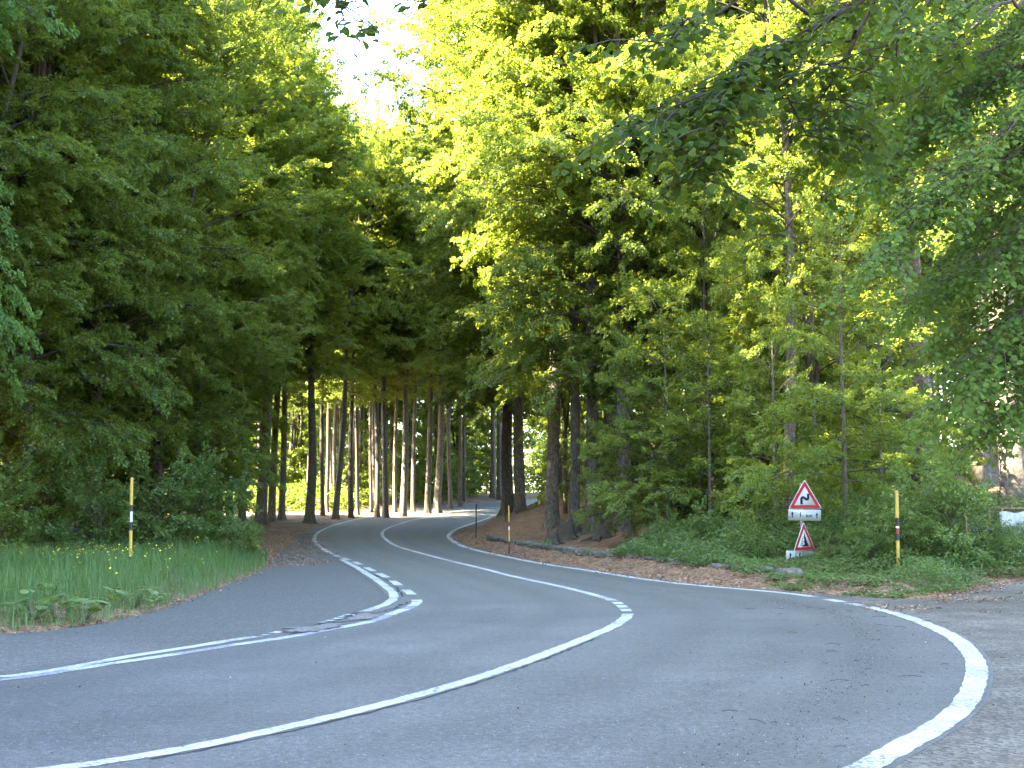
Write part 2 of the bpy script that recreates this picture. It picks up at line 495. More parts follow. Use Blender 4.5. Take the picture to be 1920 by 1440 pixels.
# outer limits of the paving
px_LO = [(0, 1190), (60, 1187), (150, 1176), (250, 1156), (330, 1133), (400, 1106), (440, 1091), (497, 1066), (512, 1050), (520, 1038), (535, 1026), (552, 1013), (560, 1003), (588, 990)]
LO = gpx(px_LO)
side = PL[PL[:, 1] > LO[-1, 1] + 2.0]
LO = smooth_path(np.r_[[(-30, -16), (-28, -2), (-24.5, 7), (-18, 13), (-12, 15.3)], LO, (side - normals2(side) * 0.45)[::8]], 0.4, 5)
px_RO = [(1920, 1088), (1860, 1098), (1800, 1111), (1740, 1126), (1660, 1122), (1560, 1113), (1440, 1105), (1330, 1096)]
RO0 = gpx(px_RO)
side = PR[(PR[:, 1] > RO0[-1, 1] + 1.0)]
RO = smooth_path(np.r_[[(10, -9), (16, 0), (17, 14), (14.5, 23)], RO0, (side + normals2(side) * 0.4)[::8]], 0.4, 5)

def dist_to(P, X, Y):
    P = P[::2]
    X = np.asarray(X, float).ravel(); Y = np.asarray(Y, float).ravel()
    out = np.empty(len(X))
    for i in range(0, len(X), 20000):
        d = (X[i:i + 20000, None] - P[None, :, 0])**2 + (Y[i:i + 20000, None] - P[None, :, 1])**2
        out[i:i + 20000] = np.sqrt(d.min(1))
    return out

CLOSE = [(-4, -9), (-9, -16)]
PAVED = np.concatenate([LO, RO[::-1], CLOSE])
def inside(X, Y, poly=PAVED):
    X = np.asarray(X, float).ravel(); Y = np.asarray(Y, float).ravel()
    c = np.zeros(len(X), bool)
    a, b_ = poly, np.roll(poly, -1, 0)
    for (x1, y1), (x2, y2) in zip(a, b_):
        if y1 == y2:
            continue
        k = (y1 > Y) != (y2 > Y)
        c ^= k & (X < (x2 - x1) * (Y - y1) / (y2 - y1) + x1)
    return c

def wob(X, Y, s, ph=0):
    return (np.sin(X * s + ph) * np.cos(Y * s * 1.13 + ph * 2) + 0.5 * np.sin(X * s * 2.3 + 1 + ph) * np.sin(Y * s * 2.1 + 2)) / 1.5

def H(X, Y):
    X = np.asarray(X, float).ravel(); Y = np.asarray(Y, float).ravel()
    ins = inside(X, Y)
    dl, dr = dist_to(LO, X, Y), dist_to(RO, X, Y)
    z = zr(Y) - 0.02 + np.clip(np.minimum(dl, dr) / 0.3, 0, 1) * 0.035
    right = dr < dl
    d = np.clip(dr - 0.8, 0, 80)
    k = np.clip((Y - 45) / 30, 0, 1)            # the bank stands steeper at the far bend
    fr = np.minimum(d * 0.5, 0.14 + 0.14 * k) + np.clip(d - 0.3 - 2.2 * (1 - k), 0, 5) * (0.19 + 0.2 * k) + np.clip(d - 5 - 2.2 * (1 - k), 0, 60) * 0.10
    fr = fr * (0.25 + 0.75 * np.clip((Y - 12) / 14, 0, 1)) + wob(X, Y, 0.8) * 0.10 * np.clip(d, 0, 1)
    d = np.clip(dl - 0.3, 0, 90)
    fl = np.clip(d, 0, 1.2) * 0.10 + wob(X, Y, 0.7, 1) * 0.06 * np.clip(d, 0, 1)
    fl = fl - np.clip(d - 9, 0, 30) * 0.05 * np.clip((Y - 50) / 30, 0, 1)
    z = z + np.where(right, fr, fl)
    return np.where(ins, zr(Y) - 0.09, z)

def h1(x, y):
    return float(H([x], [y])[0])

# ------------------------------------------------------------------ ground sheet
def axis(lo, hi, step, outs):
    a = list(np.arange(lo, hi + 1e-6, step))
    for s, n in outs:
        for _ in range(n):
            a.insert(0, a[0] - s); a.append(a[-1] + s)
    return np.array(a)
gx = axis(-32, 32, 0.4, [(2, 12), (10, 5), (60, 5), (300, 3)])
gy = axis(4, 128, 0.45, [(2, 12), (10, 5), (60, 5), (300, 3)])
GX, GY = np.meshgrid(gx, gy)
GZ = H(GX, GY).reshape(GX.shape)
nx, ny = len(gx), len(gy)
idx = np.arange(nx * ny).reshape(ny, nx)
F = np.stack([idx[:-1, :-1], idx[:-1, 1:], idx[1:, 1:], idx[1:, :-1]], -1).reshape(-1, 4)
obj("ground", raw_mesh("ground", np.stack([GX, GY, GZ], -1).reshape(-1, 3), [F], [M_SOIL], smooth=True), kind="structure")

# ------------------------------------------------------------------ paving, road, lines
def strip(name, A, B, m, dz, k=8, **kw):
    n = 500
    def rsmp(P):
        d = np.r_[0, np.cumsum(np.linalg.norm(np.diff(P, axis=0), axis=1))]
        s = np.linspace(0, d[-1], n)
        return np.stack([np.interp(s, d, P[:, 0]), np.interp(s, d, P[:, 1])], 1)
    A, B = rsmp(A), rsmp(B)
    u = np.linspace(0, 1, k + 1)[None, :, None]
    Q = A[:, None] * (1 - u) + B[:, None] * u
    V = np.concatenate([Q, (zr(Q[..., 1]) + dz)[..., None]], -1).reshape(-1, 3)
    idx = np.arange(n * (k + 1)).reshape(n, k + 1)
    F = np.stack([idx[:-1, :-1], idx[:-1, 1:], idx[1:, 1:], idx[1:, :-1]], -1).reshape(-1, 4)
    return obj(name, raw_mesh(name, V, [F], [m]), kind="structure", **kw)

def cut_y(P, y, keep_below):
    i = np.argmax(P[:, 1] > y)
    t_ = (y - P[i - 1, 1]) / (P[i, 1] - P[i - 1, 1])
    c_ = P[i - 1] * (1 - t_) + P[i] * t_
    return np.r_[P[:i], [c_]] if keep_below else np.r_[[c_], P[i:]]
a, b_ = cut_y(LO, 60, True), cut_y(RO, 60, True)
ring = np.concatenate([a, b_[::-1], CLOSE])
me = bpy.data.meshes.new("pavement")
import bmesh
bm = bmesh.new()
vs = [bm.verts.new((x, y, -0.006)) for x, y in ring]
bmesh.ops.triangle_fill(bm, edges=[bm.edges.new((vs[i], vs[(i + 1) % len(vs)])) for i in range(len(vs))], use_beauty=True)
bmesh.ops.recalc_face_normals(bm, faces=bm.faces)
if sum(f.normal.z for f in bm.faces) < 0:
    bmesh.ops.reverse_faces(bm, faces=bm.faces)
bm.to_mesh(me); bm.free()
me.materials.append(M_LAYBY)
obj("pavement", me, kind="structure")
strip("pavement_far", cut_y(LO, 60, False), cut_y(RO, 60, False), M_LAYBY, -0.006, k=10)
i0 = int(np.argmax(PR[:, 1] > 58))
ring = np.concatenate([PR[:i0:2], cut_y(RO, 57, True)[::-1], [(-4, -9)]])
me = bpy.data.meshes.new("shoulder")
bm = bmesh.new()
vs = [bm.verts.new((x, y, -0.003)) for x, y in ring]
bmesh.ops.triangle_fill(bm, edges=[bm.edges.new((vs[i], vs[(i + 1) % len(vs)])) for i in range(len(vs))], use_beauty=True)
for f in bm.faces:
    if f.normal.z < 0: f.normal_flip()
bm.to_mesh(me); bm.free()
me.materials.append(M_SHOULDER)
obj("gravel_shoulder", me, kind="structure")
# main carriageway: split at the centre line so that the two halves stay regular
ia, ic, ir = PL - normals2(PL) * (0.12 + 0.30 * np.clip((40 - PL[:, 1]) / 10, 0, 1))[:, None] * 1.0, PC, PR + normals2(PR) * 0.14
def half_road(A, B, name):
    # match by nearest point so that the strip does not skew
    d = ((A[:, None] - B[None])**2).sum(-1)
    j = d.argmin(1)
    j = np.maximum.accumulate(j)
    j = np.convolve(np.pad(j, 12, mode='edge'), np.ones(25) / 25, 'valid')
    Bx = np.stack([np.interp(j, np.arange(len(B)), B[:, 0]), np.interp(j, np.arange(len(B)), B[:, 1])], 1)
    u = np.linspace(0, 1, 6)[None, :, None]
    Q = A[:, None] * (1 - u) + Bx[:, None] * u
    V = np.concatenate([Q, zr(Q[..., 1])[..., None]], -1).reshape(-1, 3)
    n, k = len(A), 6
    idx = np.arange(n * k).reshape(n, k)
    F = np.stack([idx[:-1, :-1], idx[:-1, 1:], idx[1:, 1:], idx[1:, :-1]], -1).reshape(-1, 4)
    return V, F
V1, F1 = half_road(PC, ia, "l")
V2, F2 = half_road(PC, ir, "r")
road_me = raw_mesh("road", np.r_[V1, V2], [np.r_[F1[:, ::-1], F2 + len(V1)]], [M_ROAD])
at_ = road_me.attributes.new("across", 'FLOAT', 'POINT')
at_.data.foreach_set("value", np.tile(np.linspace(0, 1, 6), (len(V1) + len(V2)) // 6).astype(np.float32))
obj("road", road_me, kind="structure")

def ribbon(P, wd, dz, rough=0.0, ragged=None):
    n = normals2(P)
    j = (np.random.RandomState(len(P)).rand(len(P), 2) - 0.5) * rough
    A, B = P - n * (wd / 2 + j[:, :1]), P + n * (wd / 2 + j[:, 1:])
    V = np.concatenate([np.c_[A, zr(A[:, 1]) + dz], np.c_[B, zr(B[:, 1]) + dz]])
    k = len(P); i = np.arange(k - 1)
    return V, np.stack([i, i + k, i + k + 1, i + 1], 1)

def sub_path(P, a, b_):
    """piece of path P between the points nearest to ground marks a and b"""
    ia_ = ((P - a)**2).sum(1).argmin(); ib = ((P - b_)**2).sum(1).argmin()
    if ia_ > ib: ia_, ib = ib, ia_
    # resample finely between exact projections
    seg = P[ia_:ib + 1]
    if len(seg) < 2:
        seg = np.array([a, b_])
    d = np.r_[0, np.cumsum(np.linalg.norm(np.diff(seg, axis=0), axis=1))]
    s = np.linspace(0, d[-1], max(3, int(d[-1] / 0.12)))
    return np.stack([np.interp(s, d, seg[:, 0]), np.interp(s, d, seg[:, 1])], 1)

def line_obj(name, pieces, wd, m, dz=0.004, rough=0.022):
    V, F, n = [], [], 0
    for p in pieces:
        v, f = ribbon(p, wd, dz, rough)
        V.append(v); F.append(f + n); n += len(v)
    obj(name, raw_mesh(name, np.concatenate(V), [np.concatenate(F)], [m]), kind="structure")

g1 = lambda x, y: gpx([(x, y)])[0]
fineC, fineR, fineL = (smooth_path(P, 0.06, 0) for P in (PC, PR, PL))
line_obj("centre_line", [sub_path(fineC, PC[0], g1(1179, 1151)), sub_path(fineC, g1(1178, 1147), g1(1174, 1142)), sub_path(fineC, g1(1171, 1139.5), g1(1164, 1135.5)),
                         sub_path(fineC, g1(1161, 1133), g1(1154, 1129)), sub_path(fineC, g1(1151, 1126.5), PC[-1])], 0.15, M_LINE)
line_obj("right_edge_line", [sub_path(fineR, PR[0], g1(1627, 1138)), sub_path(fineR, g1(1617, 1136), g1(1590, 1131.5)), sub_path(fineR, g1(1580, 1129), g1(1552, 1124)),
                             sub_path(fineR, g1(1527, 1119.3), PR[-1])], 0.19, M_LINE)
dash = [((802, 0), (0, 0))]
LD = []
for (x0, y0), (x1, y1) in [((127, 1256), (335, 1227)), ((440, 1209), (570, 1191)), ((632, 1177), (702, 1166)), ((727, 1153), (765, 1142.5)), ((776, 1136), (786, 1125)),
                           ((774, 1115), (759, 1106)), ((749, 1098), (735, 1089)), ((725, 1083), (711, 1075)), ((700, 1071), (686, 1064)), ((677, 1059), (664, 1053.5)),
                           ((654, 1050), (643, 1046)), ((635, 1043.5), (627, 1041))]:
    LD.append(sub_path(fineL, g1(x0, y0), g1(x1, y1)))
line_obj("left_dashed_line", LD, 0.16, M_LINE)
line_obj("left_far_line", [sub_path(fineL, g1(625, 1039.5), PL[-1])], 0.15, M_LINE)
line_obj("left_faded_line", [sub_path(fineL, PL[0], g1(127, 1256)), sub_path(fineL, g1(335, 1227), g1(440, 1209)), sub_path(fineL, g1(570, 1191), g1(632, 1177)),
                             sub_path(fineL, g1(702, 1166), g1(727, 1153)), sub_path(fineL, g1(765, 1142.5), g1(776, 1136))], 0.15, M_FADED)
oldA = smooth_path(np.r_[[(-20.5, 4.8), (-15, 9.4), (-8, 11.6)], gpx([(0, 1270), (120, 1253), (250, 1230), (350, 1215), (450, 1198), (490, 1193)])], 0.15, 2)
oldB = smooth_path(gpx([(680, 1147), (700, 1142), (718, 1135), (733, 1128), (739, 1119), (735, 1110), (722, 1099), (706, 1087), (690, 1077), (672, 1066), (655, 1057), (640, 1049)]), 0.15, 4)
line_obj("old_edge_line", [oldA, oldB], 0.15, M_LINE, dz=0.004, rough=.03)
bits = []
for (x0, y0), (x1, y1) in [((494, 1191.5), (507, 1189.5)), ((512, 1187), (535, 1183)), ((601, 1167.5), (613, 1166)), ((614, 1165), (626, 1162.5)), ((628, 1161), (640, 1158.5)),
                           ((640, 1157), (646, 1155.5)), ((651, 1155), (664, 1151.5))]:
    bits.append(smooth_path(gpx([(x0, y0), (x1, y1)]), 0.1, 0))
line_obj("broken_edge_line", bits, 0.12, M_LINE, dz=0.004, rough=0.06)

def flat_patch(name, px, m, dz, jit=0.05):
    P = gpx(px)
    out = []
    r = np.random.RandomState(len(px))
    for i in range(len(P)):
        a_, b2_ = P[i], P[(i + 1) % len(P)]
        for u in np.linspace(0, 1, 7)[:-1]:
            q = a_ * (1 - u) + b2_ * u
            out.append((q[0] + r.randn() * jit, q[1] + r.randn() * jit))
    V = [(x, y, dz) for x, y in out]
    me = bpy.data.meshes.new(name)
    bm = bmesh.new()
    vs = [bm.verts.new(v) for v in V]
    bmesh.ops.triangle_fill(bm, edges=[bm.edges.new((vs[i], vs[(i + 1) % len(vs)])) for i in range(len(vs))], use_beauty=True)
    for f in bm.faces:
        if f.normal.z < 0: f.normal_flip()
    bm.to_mesh(me); bm.free()
    me.materials.append(m)
    obj(name, me, kind="structure")
flat_patch("broken_asphalt_patch", [(538, 1179), (560, 1175), (610, 1170), (650, 1168), (655, 1172), (620, 1180), (575, 1186), (545, 1187)], M_PATCH, 0.004)
flat_patch("broken_asphalt_patch", [(652, 1156), (675, 1150), (705, 1149), (714, 1152), (700, 1160), (665, 1165), (645, 1163)], M_PATCH, 0.004)
cr = []
def crackpath(px, seed, jit=0.05):
    P = smooth_path(gpx(px), 0.08, 0)
    r = np.random.RandomState(seed)
    n = r.randn(len(P), 2)
    for _ in range(2): n[1:-1] = (n[:-2] + n[1:-1] + n[2:]) / 2.4
    return P + n * jit
cr += [crackpath([(534, 1176), (570, 1173), (600, 1169.5), (636, 1167), (680, 1163), (700, 1160)], 1), crackpath([(536, 1183), (560, 1187), (585, 1184), (600, 1186)], 2),
       crackpath([(640, 1160), (660, 1153), (668, 1149), (690, 1148)], 3), crackpath([(690, 1150), (715, 1149), (735, 1141), (755, 1135), (771, 1128)], 4, 0.04),
       crackpath([(545, 1190), (555, 1186), (571, 1184)], 5)]
line_obj("road_cracks", cr, 0.04, M_CRACK, dz=0.008, rough=0.06)
thin = [crackpath([(705, 1078), (725, 1088), (742, 1100), (750, 1110), (755, 1119)], 6, 0.015), crackpath([(642, 1050), (670, 1063), (692, 1074), (710, 1082)], 7, 0.015)]
cn = sub_path(fineC, g1(260, 1419), g1(1100, 1197))
thin.append(cn + normals2(cn) * 0.12)
line_obj("road_seam", thin, 0.03, M_CRACK, dz=0.003, rough=0.03)
r = np.random.RandomState(11)
sk = []
for _ in range(4):
    x, y = r.uniform(200, 1500), r.uniform(1230, 1430)
    if x > 1350 and y < 1300: continue
    p = g1(x, y); a_ = r.uniform(-0.25, 0.25) + 0.1; L = r.uniform(0.12, 0.45)
    sk.append(crackpath_ if False else np.stack([p + np.array([math.cos(a_), math.sin(a_)]) * L * u + r.randn(2) * 0.006 for u in np.linspace(0, 1, 8)]))
line_obj("hairline_cracks", sk, 0.008, M_CRACK, dz=0.004, rough=0.006)

# ------------------------------------------------------------------ trees
def leaves_mesh(P, D, Nn, L, W, hexa=False):
    """P base, D direction, Nn normal (n,3), L length, W width -> verts, faces; folded along the midrib"""
    n = len(P)
    D = D / (np.linalg.norm(D, axis=1)[:, None] + 1e-9)
    S = np.cross(D, Nn); S /= np.linalg.norm(S, axis=1)[:, None] + 1e-9
    U = np.cross(S, D)
    L = np.asarray(L)[:, None]; W = np.asarray(W)[:, None]
    if not hexa:
        V = np.stack([P, P + D * L * 0.45 + S * W * 0.5 + U * W * 0.18, P + D * L, P + D * L * 0.45 - S * W * 0.5 + U * W * 0.18], 1)
        return V.reshape(-1, 3), np.arange(4 * n).reshape(n, 4)
    pts = [(0, 0, 0), (0.16, 0.38, .10), (0.48, 0.5, .14), (0.8, 0.28, .08), (1, 0, -.05), (0.8, -0.28, .08), (0.48, -0.5, .14), (0.16, -0.38, .10)]
    V = np.stack([P + D * L * a + S * W * b_ + U * W * c_ for a, b_, c_ in pts], 1)
    o = np.arange(n)[:, None] * 8
    F = np.concatenate([o + np.array([[0, 1, 2, 4]]), o + np.array([[2, 3, 4, 4]])[:, :0] if False else o + np.array([[0, 4, 6, 7]])], 0)
    F = np.concatenate([o + np.array([[0, 1, 2, 3]]), o + np.array([[0, 3, 4, 5]]), o + np.array([[0, 5, 6, 7]])], 0)
    return V.reshape(-1, 3), F

def limb_path(r, z0, az, length, elev, droop, n=8, wig=0.06):
    s = np.linspace(0, 1, n)
    a = az + np.cumsum(r.randn(n) * wig)
    stp = length / (n - 1)
    x = np.r_[0, np.cumsum(np.cos(a[:-1]) * stp)]
    y = np.r_[0, np.cumsum(np.sin(a[:-1]) * stp)]
    z = z0 + length * (math.tan(elev) * s - droop * s * s)
    return np.stack([x, y, z], 1)

def interp_path(P, u):
    k = np.clip(u, 0, 1) * (len(P) - 1)
    i = np.minimum(k.astype(int), len(P) - 2)
    f = (k - i)[:, None]
    return P[i] * (1 - f) + P[i + 1] * f

def spray_leaves(r, P, lat, density, leaf, acc, hang=0.0):
    """leaves of one side twig: path P, lateral spread lat"""
    Ls = np.linalg.norm(P[-1] - P[0])
    n = max(4, int(Ls * density * r.uniform(0.7, 1.2)))
    u = r.rand(n) ** 0.85
    Q = interp_path(P, u)
    T = P[-1] - P[0]; T = T / (np.linalg.norm(T) + 1e-9)
    S = np.array([-T[1], T[0], 0.0]); S /= np.linalg.norm(S) + 1e-9
    S[2] = r.uniform(-.75, .75)
    v = r.uniform(-1, 1, n)
    spread = lat * (1.05 - 0.8 * u)
    Q = Q + S * (v * spread)[:, None] + T * (np.abs(v) * spread * 0.6)[:, None]
    Q[:, 2] += r.randn(n) * 0.035 - np.abs(v) * spread * 0.12 - hang * r.rand(n)
    D = T[None] * 0.8 + S[None] * (np.sign(v) * r.uniform(0.3, 1.2, n))[:, None] + r.randn(n, 3) * 0.3
    D[:, 2] -= 0.25 + hang
    Nn = np.array([0, 0, 1.0])[None] + r.randn(n, 3) * 0.6
    s = leaf * r.uniform(0.65, 1.25, n)
    acc.append((Q, D, Nn, s))

def crown_mesh(name, seed, h0, h1, radius, n_prim, mats, leaf=0.085, density=85, sec_step=0.5, low_elev=0.12, droop=0.28, prof=None, gap=0.0, fork=0.5, spread=0.3, sec_len=1.0, wood_k=1.0):
    r = np.random.RandomState(seed)
    acc = []
    wood = MB()
    hf = h0 + (h1 - h0) * 0.38 if fork else 1e9
    leaders = []
    if fork:
        a0 = r.uniform(0, 6.28)
        for k in range(3):
            a_ = a0 + k * 2.1 + r.uniform(-.4, .4)
            ro = radius * fork * r.uniform(0.5, 1.0)
            zt_ = h1 - r.uniform(0, 2.0)
            u = np.linspace(0, 1, 8)
            off = ro * u ** 0.8
            P = np.stack([off * np.cos(a_ + u * .5), off * np.sin(a_ + u * .5), hf - 1.2 + (zt_ - hf + 1.2) * u], 1)
            leaders.append((P, a_))
            wood.tube(P, np.linspace(0.11, 0.015, 8), 7, 1, cap=False)
    for i in range(n_prim):
        t_ = (i + r.uniform(0.0, 1.0)) / n_prim
        if r.rand() < gap: continue
        z0 = h0 + (h1 - h0) * t_
        az = i * 2.39996 + r.uniform(-0.6, 0.6)
        org = np.zeros(2)
        if z0 > hf and leaders:
            P_, a_ = leaders[r.randint(len(leaders))]
            org = np.array([np.interp(z0, P_[:, 2], P_[:, 0]), np.interp(z0, P_[:, 2], P_[:, 1])])
            az = a_ + r.uniform(-2.2, 2.2)
        L = max(0.6, radius * prof(t_) * r.uniform(0.6, 1.15) * (0.8 if org.any() else 1))
        elev = low_elev + 0.12 + (0.95 - low_elev) * t_ ** 1.5 + r.uniform(-0.2, 0.3)
        dr = droop * (1.25 - 0.7 * t_) * r.uniform(0.6, 1.4) + max(0, elev) * 0.25
        P = limb_path(r, z0, az, L * math.cos(elev * 0.6), elev, dr, n=9, wig=0.09)
        P[:, :2] += org
        rb = (0.008 + 0.0075 * L) * wood_k
        wood.tube(P, np.linspace(rb, 0.005, len(P)), 5, 1, cap=False)
        s = 0.16
        side = 1 if r.rand() < 0.5 else -1
        while s < 0.99:
            p0 = interp_path(P, np.array([s]))[0]
            tt = interp_path(P, np.array([min(s + 0.08, 1.0)]))[0] - interp_path(P, np.array([s - 0.08]))[0]
            baz = math.atan2(tt[1], tt[0]) + side * r.uniform(0.4, 1.0)
            ll = min(2.8, (0.55 * L * (1 - s) ** 0.8 + 0.5) * r.uniform(0.65, 1.25) * sec_len)
            slope = tt[2] / (np.linalg.norm(tt[:2]) + 1e-6)
            Q = limb_path(r, p0[2], baz, ll, math.atan(slope * 0.7 + r.uniform(-0.42, 0.6)), 0.2, n=5, wig=0.15)
            Q[:, :2] += p0[:2]
            wood.tube(Q, np.linspace(0.009, 0.003, 5), 3, 1, cap=False)
            nt_ = max(1, int(ll / 0.30))
            for k in range(nt_):
                u = (k + r.rand()) / nt_ * 0.85 + 0.12
                q0 = interp_path(Q, np.array([u]))[0]
                taz = baz + (1 if k % 2 else -1) * r.uniform(0.5, 1.1)
                tl = (0.25 + 0.42 * ll * (1 - u)) * r.uniform(0.7, 1.2)
                T = limb_path(r, q0[2], taz, tl, r.uniform(-0.5, 0.5) + slope * 0.4, 0.15, n=3, wig=0.1)
                T[:, :2] += q0[:2]
                spray_leaves(r, T, spread * 0.5, density, leaf, acc, 0)
            spray_leaves(r, Q[2:], spread * 0.6, density, leaf, acc, 0)
            side = -side
            s += sec_step / L * r.uniform(0.7, 1.3)
        spray_leaves(r, P[-3:], spread, density, leaf, acc, 0)
    Q = np.concatenate([a[0] for a in acc]); D = np.concatenate([a[1] for a in acc]); Nn = np.concatenate([a[2] for a in acc]); S = np.concatenate([a[3] for a in acc])
    V, F = leaves_mesh(Q, D, Nn, S, S * 0.66)
    WV = np.concatenate(wood.V); WF = np.array(wood.F[4])
    me = raw_mesh(name, np.r_[V, WV], [np.r_[F, WF + len(V)]], mats, np.r_[np.zeros(len(F)), np.ones(len(WF))])
    return me, len(F)

def trunk_mesh(name, seed, h, wiggle=0.12, r0=1.0, flare=0.4, forks=0):
    """unit base radius at 1.3 m; scaled in x,y per tree"""
    r = np.random.RandomState(seed)
    zs = np.r_[[-0.4, 0, 0.15, 0.4, 0.8, 1.3, 2.0], np.linspace(3, h, 16)]
    n, sd = len(zs), 16
    ph = r.uniform(0, 6.28, 6)
    th = np.arange(sd) / sd * 2 * math.pi
    V = np.zeros((n, sd, 3))
    for i, z in enumerate(zs):
        rad = (1 - 0.88 * max(z, 0) / h) ** 0.8 * 1.03 + flare * math.exp(-max(z, 0) / 0.35) + (0.25 if z < 0 else 0)
        root = 1 + 0.30 * math.exp(-max(z, 0) / 0.45) * np.sin(th * 4 + ph[0]) + 0.05 * np.sin(th * 3 + ph[1] + z * 0.2) + 0.03 * np.sin(th * 5 + ph[2] - z * 0.5)
        k = 1 - min(z, 2) / 2 if z > 0 else 1
        V[i, :, 0] = rad * root * np.cos(th)
        V[i, :, 1] = rad * root * np.sin(th)
        V[i, :, 0] += 0.4 * (math.sin(z * 0.33 + ph[3]) - math.sin(ph[3])) * min(1, z / 3) if z > 0 else 0
        V[i, :, 1] += 0.35 * (math.sin(z * 0.27 + ph[4]) - math.sin(ph[4])) * min(1, z / 3) if z > 0 else 0
        V[i, :, 2] = z
    idx = np.arange(n * sd).reshape(n, sd)
    F = np.stack([idx[:-1], np.roll(idx[:-1], -1, 1), np.roll(idx[1:], -1, 1), idx[1:]], -1).reshape(-1, 4)
    return raw_mesh(name, V.reshape(-1, 3), [F], [M_BARK], smooth=True)

LM = [M_LEAF, M_TWIG]
skirt = lambda t_: (0.66 + 0.5 * math.sin(t_ * 2.8)) * (1 - 0.6 * max(0, t_ - 0.7) / 0.3)
high = lambda t_: (0.6 + 0.55 * math.sin(min(1, t_ * 1.6) * math.pi / 2)) * (1 - 0.6 * max(0, t_ - 0.7) / 0.3)
layers = lambda t_: 1.05 - 0.8 * t_

CR = {}
def variant(key, h, **kw):
    me, n = crown_mesh("crown_" + key, kw.pop("seed"), mats=kw.pop("mats", LM), **kw)
    CR[key] = (me, h)
    print("crown", key, n)
variant("edgeA", 24, seed=1, h0=1.2, h1=23.5, radius=5.4, n_prim=150, sec_len=.8, droop=.2, prof=skirt, density=125, leaf=0.095)
variant("edgeB", 24, seed=2, h0=2.0, h1=23.5, radius=5.2, n_prim=140, sec_len=.8, prof=skirt, droop=0.24, density=125, leaf=0.095)
variant("mid", 26, seed=3, h0=5.0, h1=25.5, radius=5.2, n_prim=95, prof=high, density=105, leaf=0.1)
variant("midB", 26, seed=4, h0=7.5, h1=25.5, radius=5.0, n_prim=85, prof=high, low_elev=0.2, density=105, leaf=0.1)
variant("road", 26, seed=14, h0=4.8, h1=25.5, radius=6.0, n_prim=150, sec_len=.8, prof=high, density=105, leaf=.10, low_elev=0.08, droop=0.26)
variant("forest", 26, seed=5, h0=9.5, h1=25.5, radius=4.6, n_prim=62, prof=high, low_elev=0.25, leaf=0.125, density=95)
variant("forestB", 25, seed=6, h0=8.0, h1=24.5, radius=4.4, n_prim=58, prof=high, low_elev=0.2, leaf=0.125, density=95)
variant("under", 11, seed=7, h0=0.6, h1=10.6, radius=3.4, n_prim=46, prof=skirt, low_elev=0.15, leaf=0.11, density=110, fork=0.3)
variant("sapling", 7, seed=8, h0=1.2, h1=6.9, radius=2.5, n_prim=34, prof=layers, low_elev=0.15, leaf=0.075, density=170, sec_step=0.35, fork=0, wood_k=.6, sec_len=.8)
variant("saplingB", 6, seed=9, h0=0.6, h1=5.8, radius=2.3, n_prim=28, prof=layers, low_elev=0.12, droop=0.2, leaf=0.075, density=170, sec_step=0.35, fork=0, wood_k=.6, sec_len=.8)
variant("shrub", 1.5, seed=10, h0=0.06, h1=1.25, radius=0.95, n_prim=22, prof=lambda t_: 1.0 - 0.6 * t_, low_elev=0.5, leaf=0.062, density=210, sec_step=0.2, spread=0.25, mats=[M_SHRUB, M_TWIG], fork=0, wood_k=.3, sec_len=.5)
NEARM = [M_LEAF_NEAR, M_TWIG]
variant("near", 22, seed=12, h0=1.8, h1=21.5, radius=5.4, n_prim=100, prof=skirt, droop=0.32, leaf=0.095, density=120, mats=NEARM)

TR = {k: trunk_mesh("trunk_" + k, s, h) for k, s, h in (("a", 21, 25), ("b", 22, 24), ("c", 23, 26))}
TR["thin"] = trunk_mesh("trunk_thin", 24, 7.2, flare=0.25)
TR["mid"] = trunk_mesh("trunk_slender", 25, 11, flare=0.3)
TH = {"a": 25, "b": 24, "c": 26, "thin": 7.2, "mid": 11}

def plant(px, Y, rad, crown, label, group=None, name="beech_tree", hs=1.0, cs=1.0, trunk=None, rot=None, lean=(0, 0), X=None, z=None):
    if X is None: X = (px - 960) / F0 * Y
    zz = h1(X, Y) if z is None else z
    cme, ch = CR[crown]
    if trunk is None:
        trunk = "thin" if ch <= 7 else ("mid" if ch <= 12 else rnd.choice("abc"))
    o = thing(name, label, "shrub" if name == "shrub" else "tree", (X, Y, zz - 0.04), 0, group)
    o.rotation_euler = (lean[1], lean[0], 0)
    if name != "shrub":
        tr_ = obj("trunk", TR[trunk], o)
        tr_.rotation_euler = (0, 0, rnd.uniform(0, 6.28))
        tr_.scale = (rad, rad, ch * hs / TH[trunk] * (0.8 if ch > 12 else 0.97))
    c_ = obj("crown" if name != "shrub" else "foliage", cme, o)
    c_.rotation_euler = (0, 0, rnd.uniform(0, 6.28) if rot is None else rot)
    c_.scale = (cs, cs, hs)
    return o

R_ = rnd.uniform
# --- left wall of trees, crowns down to the verge
G1 = "broad beeches making the left wall of foliage"
plant(-60, 27, 0.22, "near", "near beech at the left edge whose light green boughs reach over the verge", G1, cs=0.78, hs=1.25, X=-13.4)
plant(55, 39, 0.19, "edgeA", "dark beech trunk behind the grass verge, left of the striped pole", G1, cs=0.9, hs=1.12)
plant(185, 44, 0.16, "edgeB", "leafy beech standing right behind the left striped pole", G1, cs=0.92, hs=1.12)
plant(300, 50, 0.20, "edgeA", "tall dark beech at the right end of the grass verge", G1, cs=1.05, hs=.86)
plant(372, 62, 0.20, "edgeB", "shaded beech leaning its crown towards the strip of sky", G1, cs=1.0, hs=.93)
plant(-150, 46, 0.2, "edgeB", "beech half outside the left edge behind the nearest one", G1)
plant(0, 30, 0.2, "edgeA", "beech outside the left edge shading the lay-by", G1, X=-18.5)
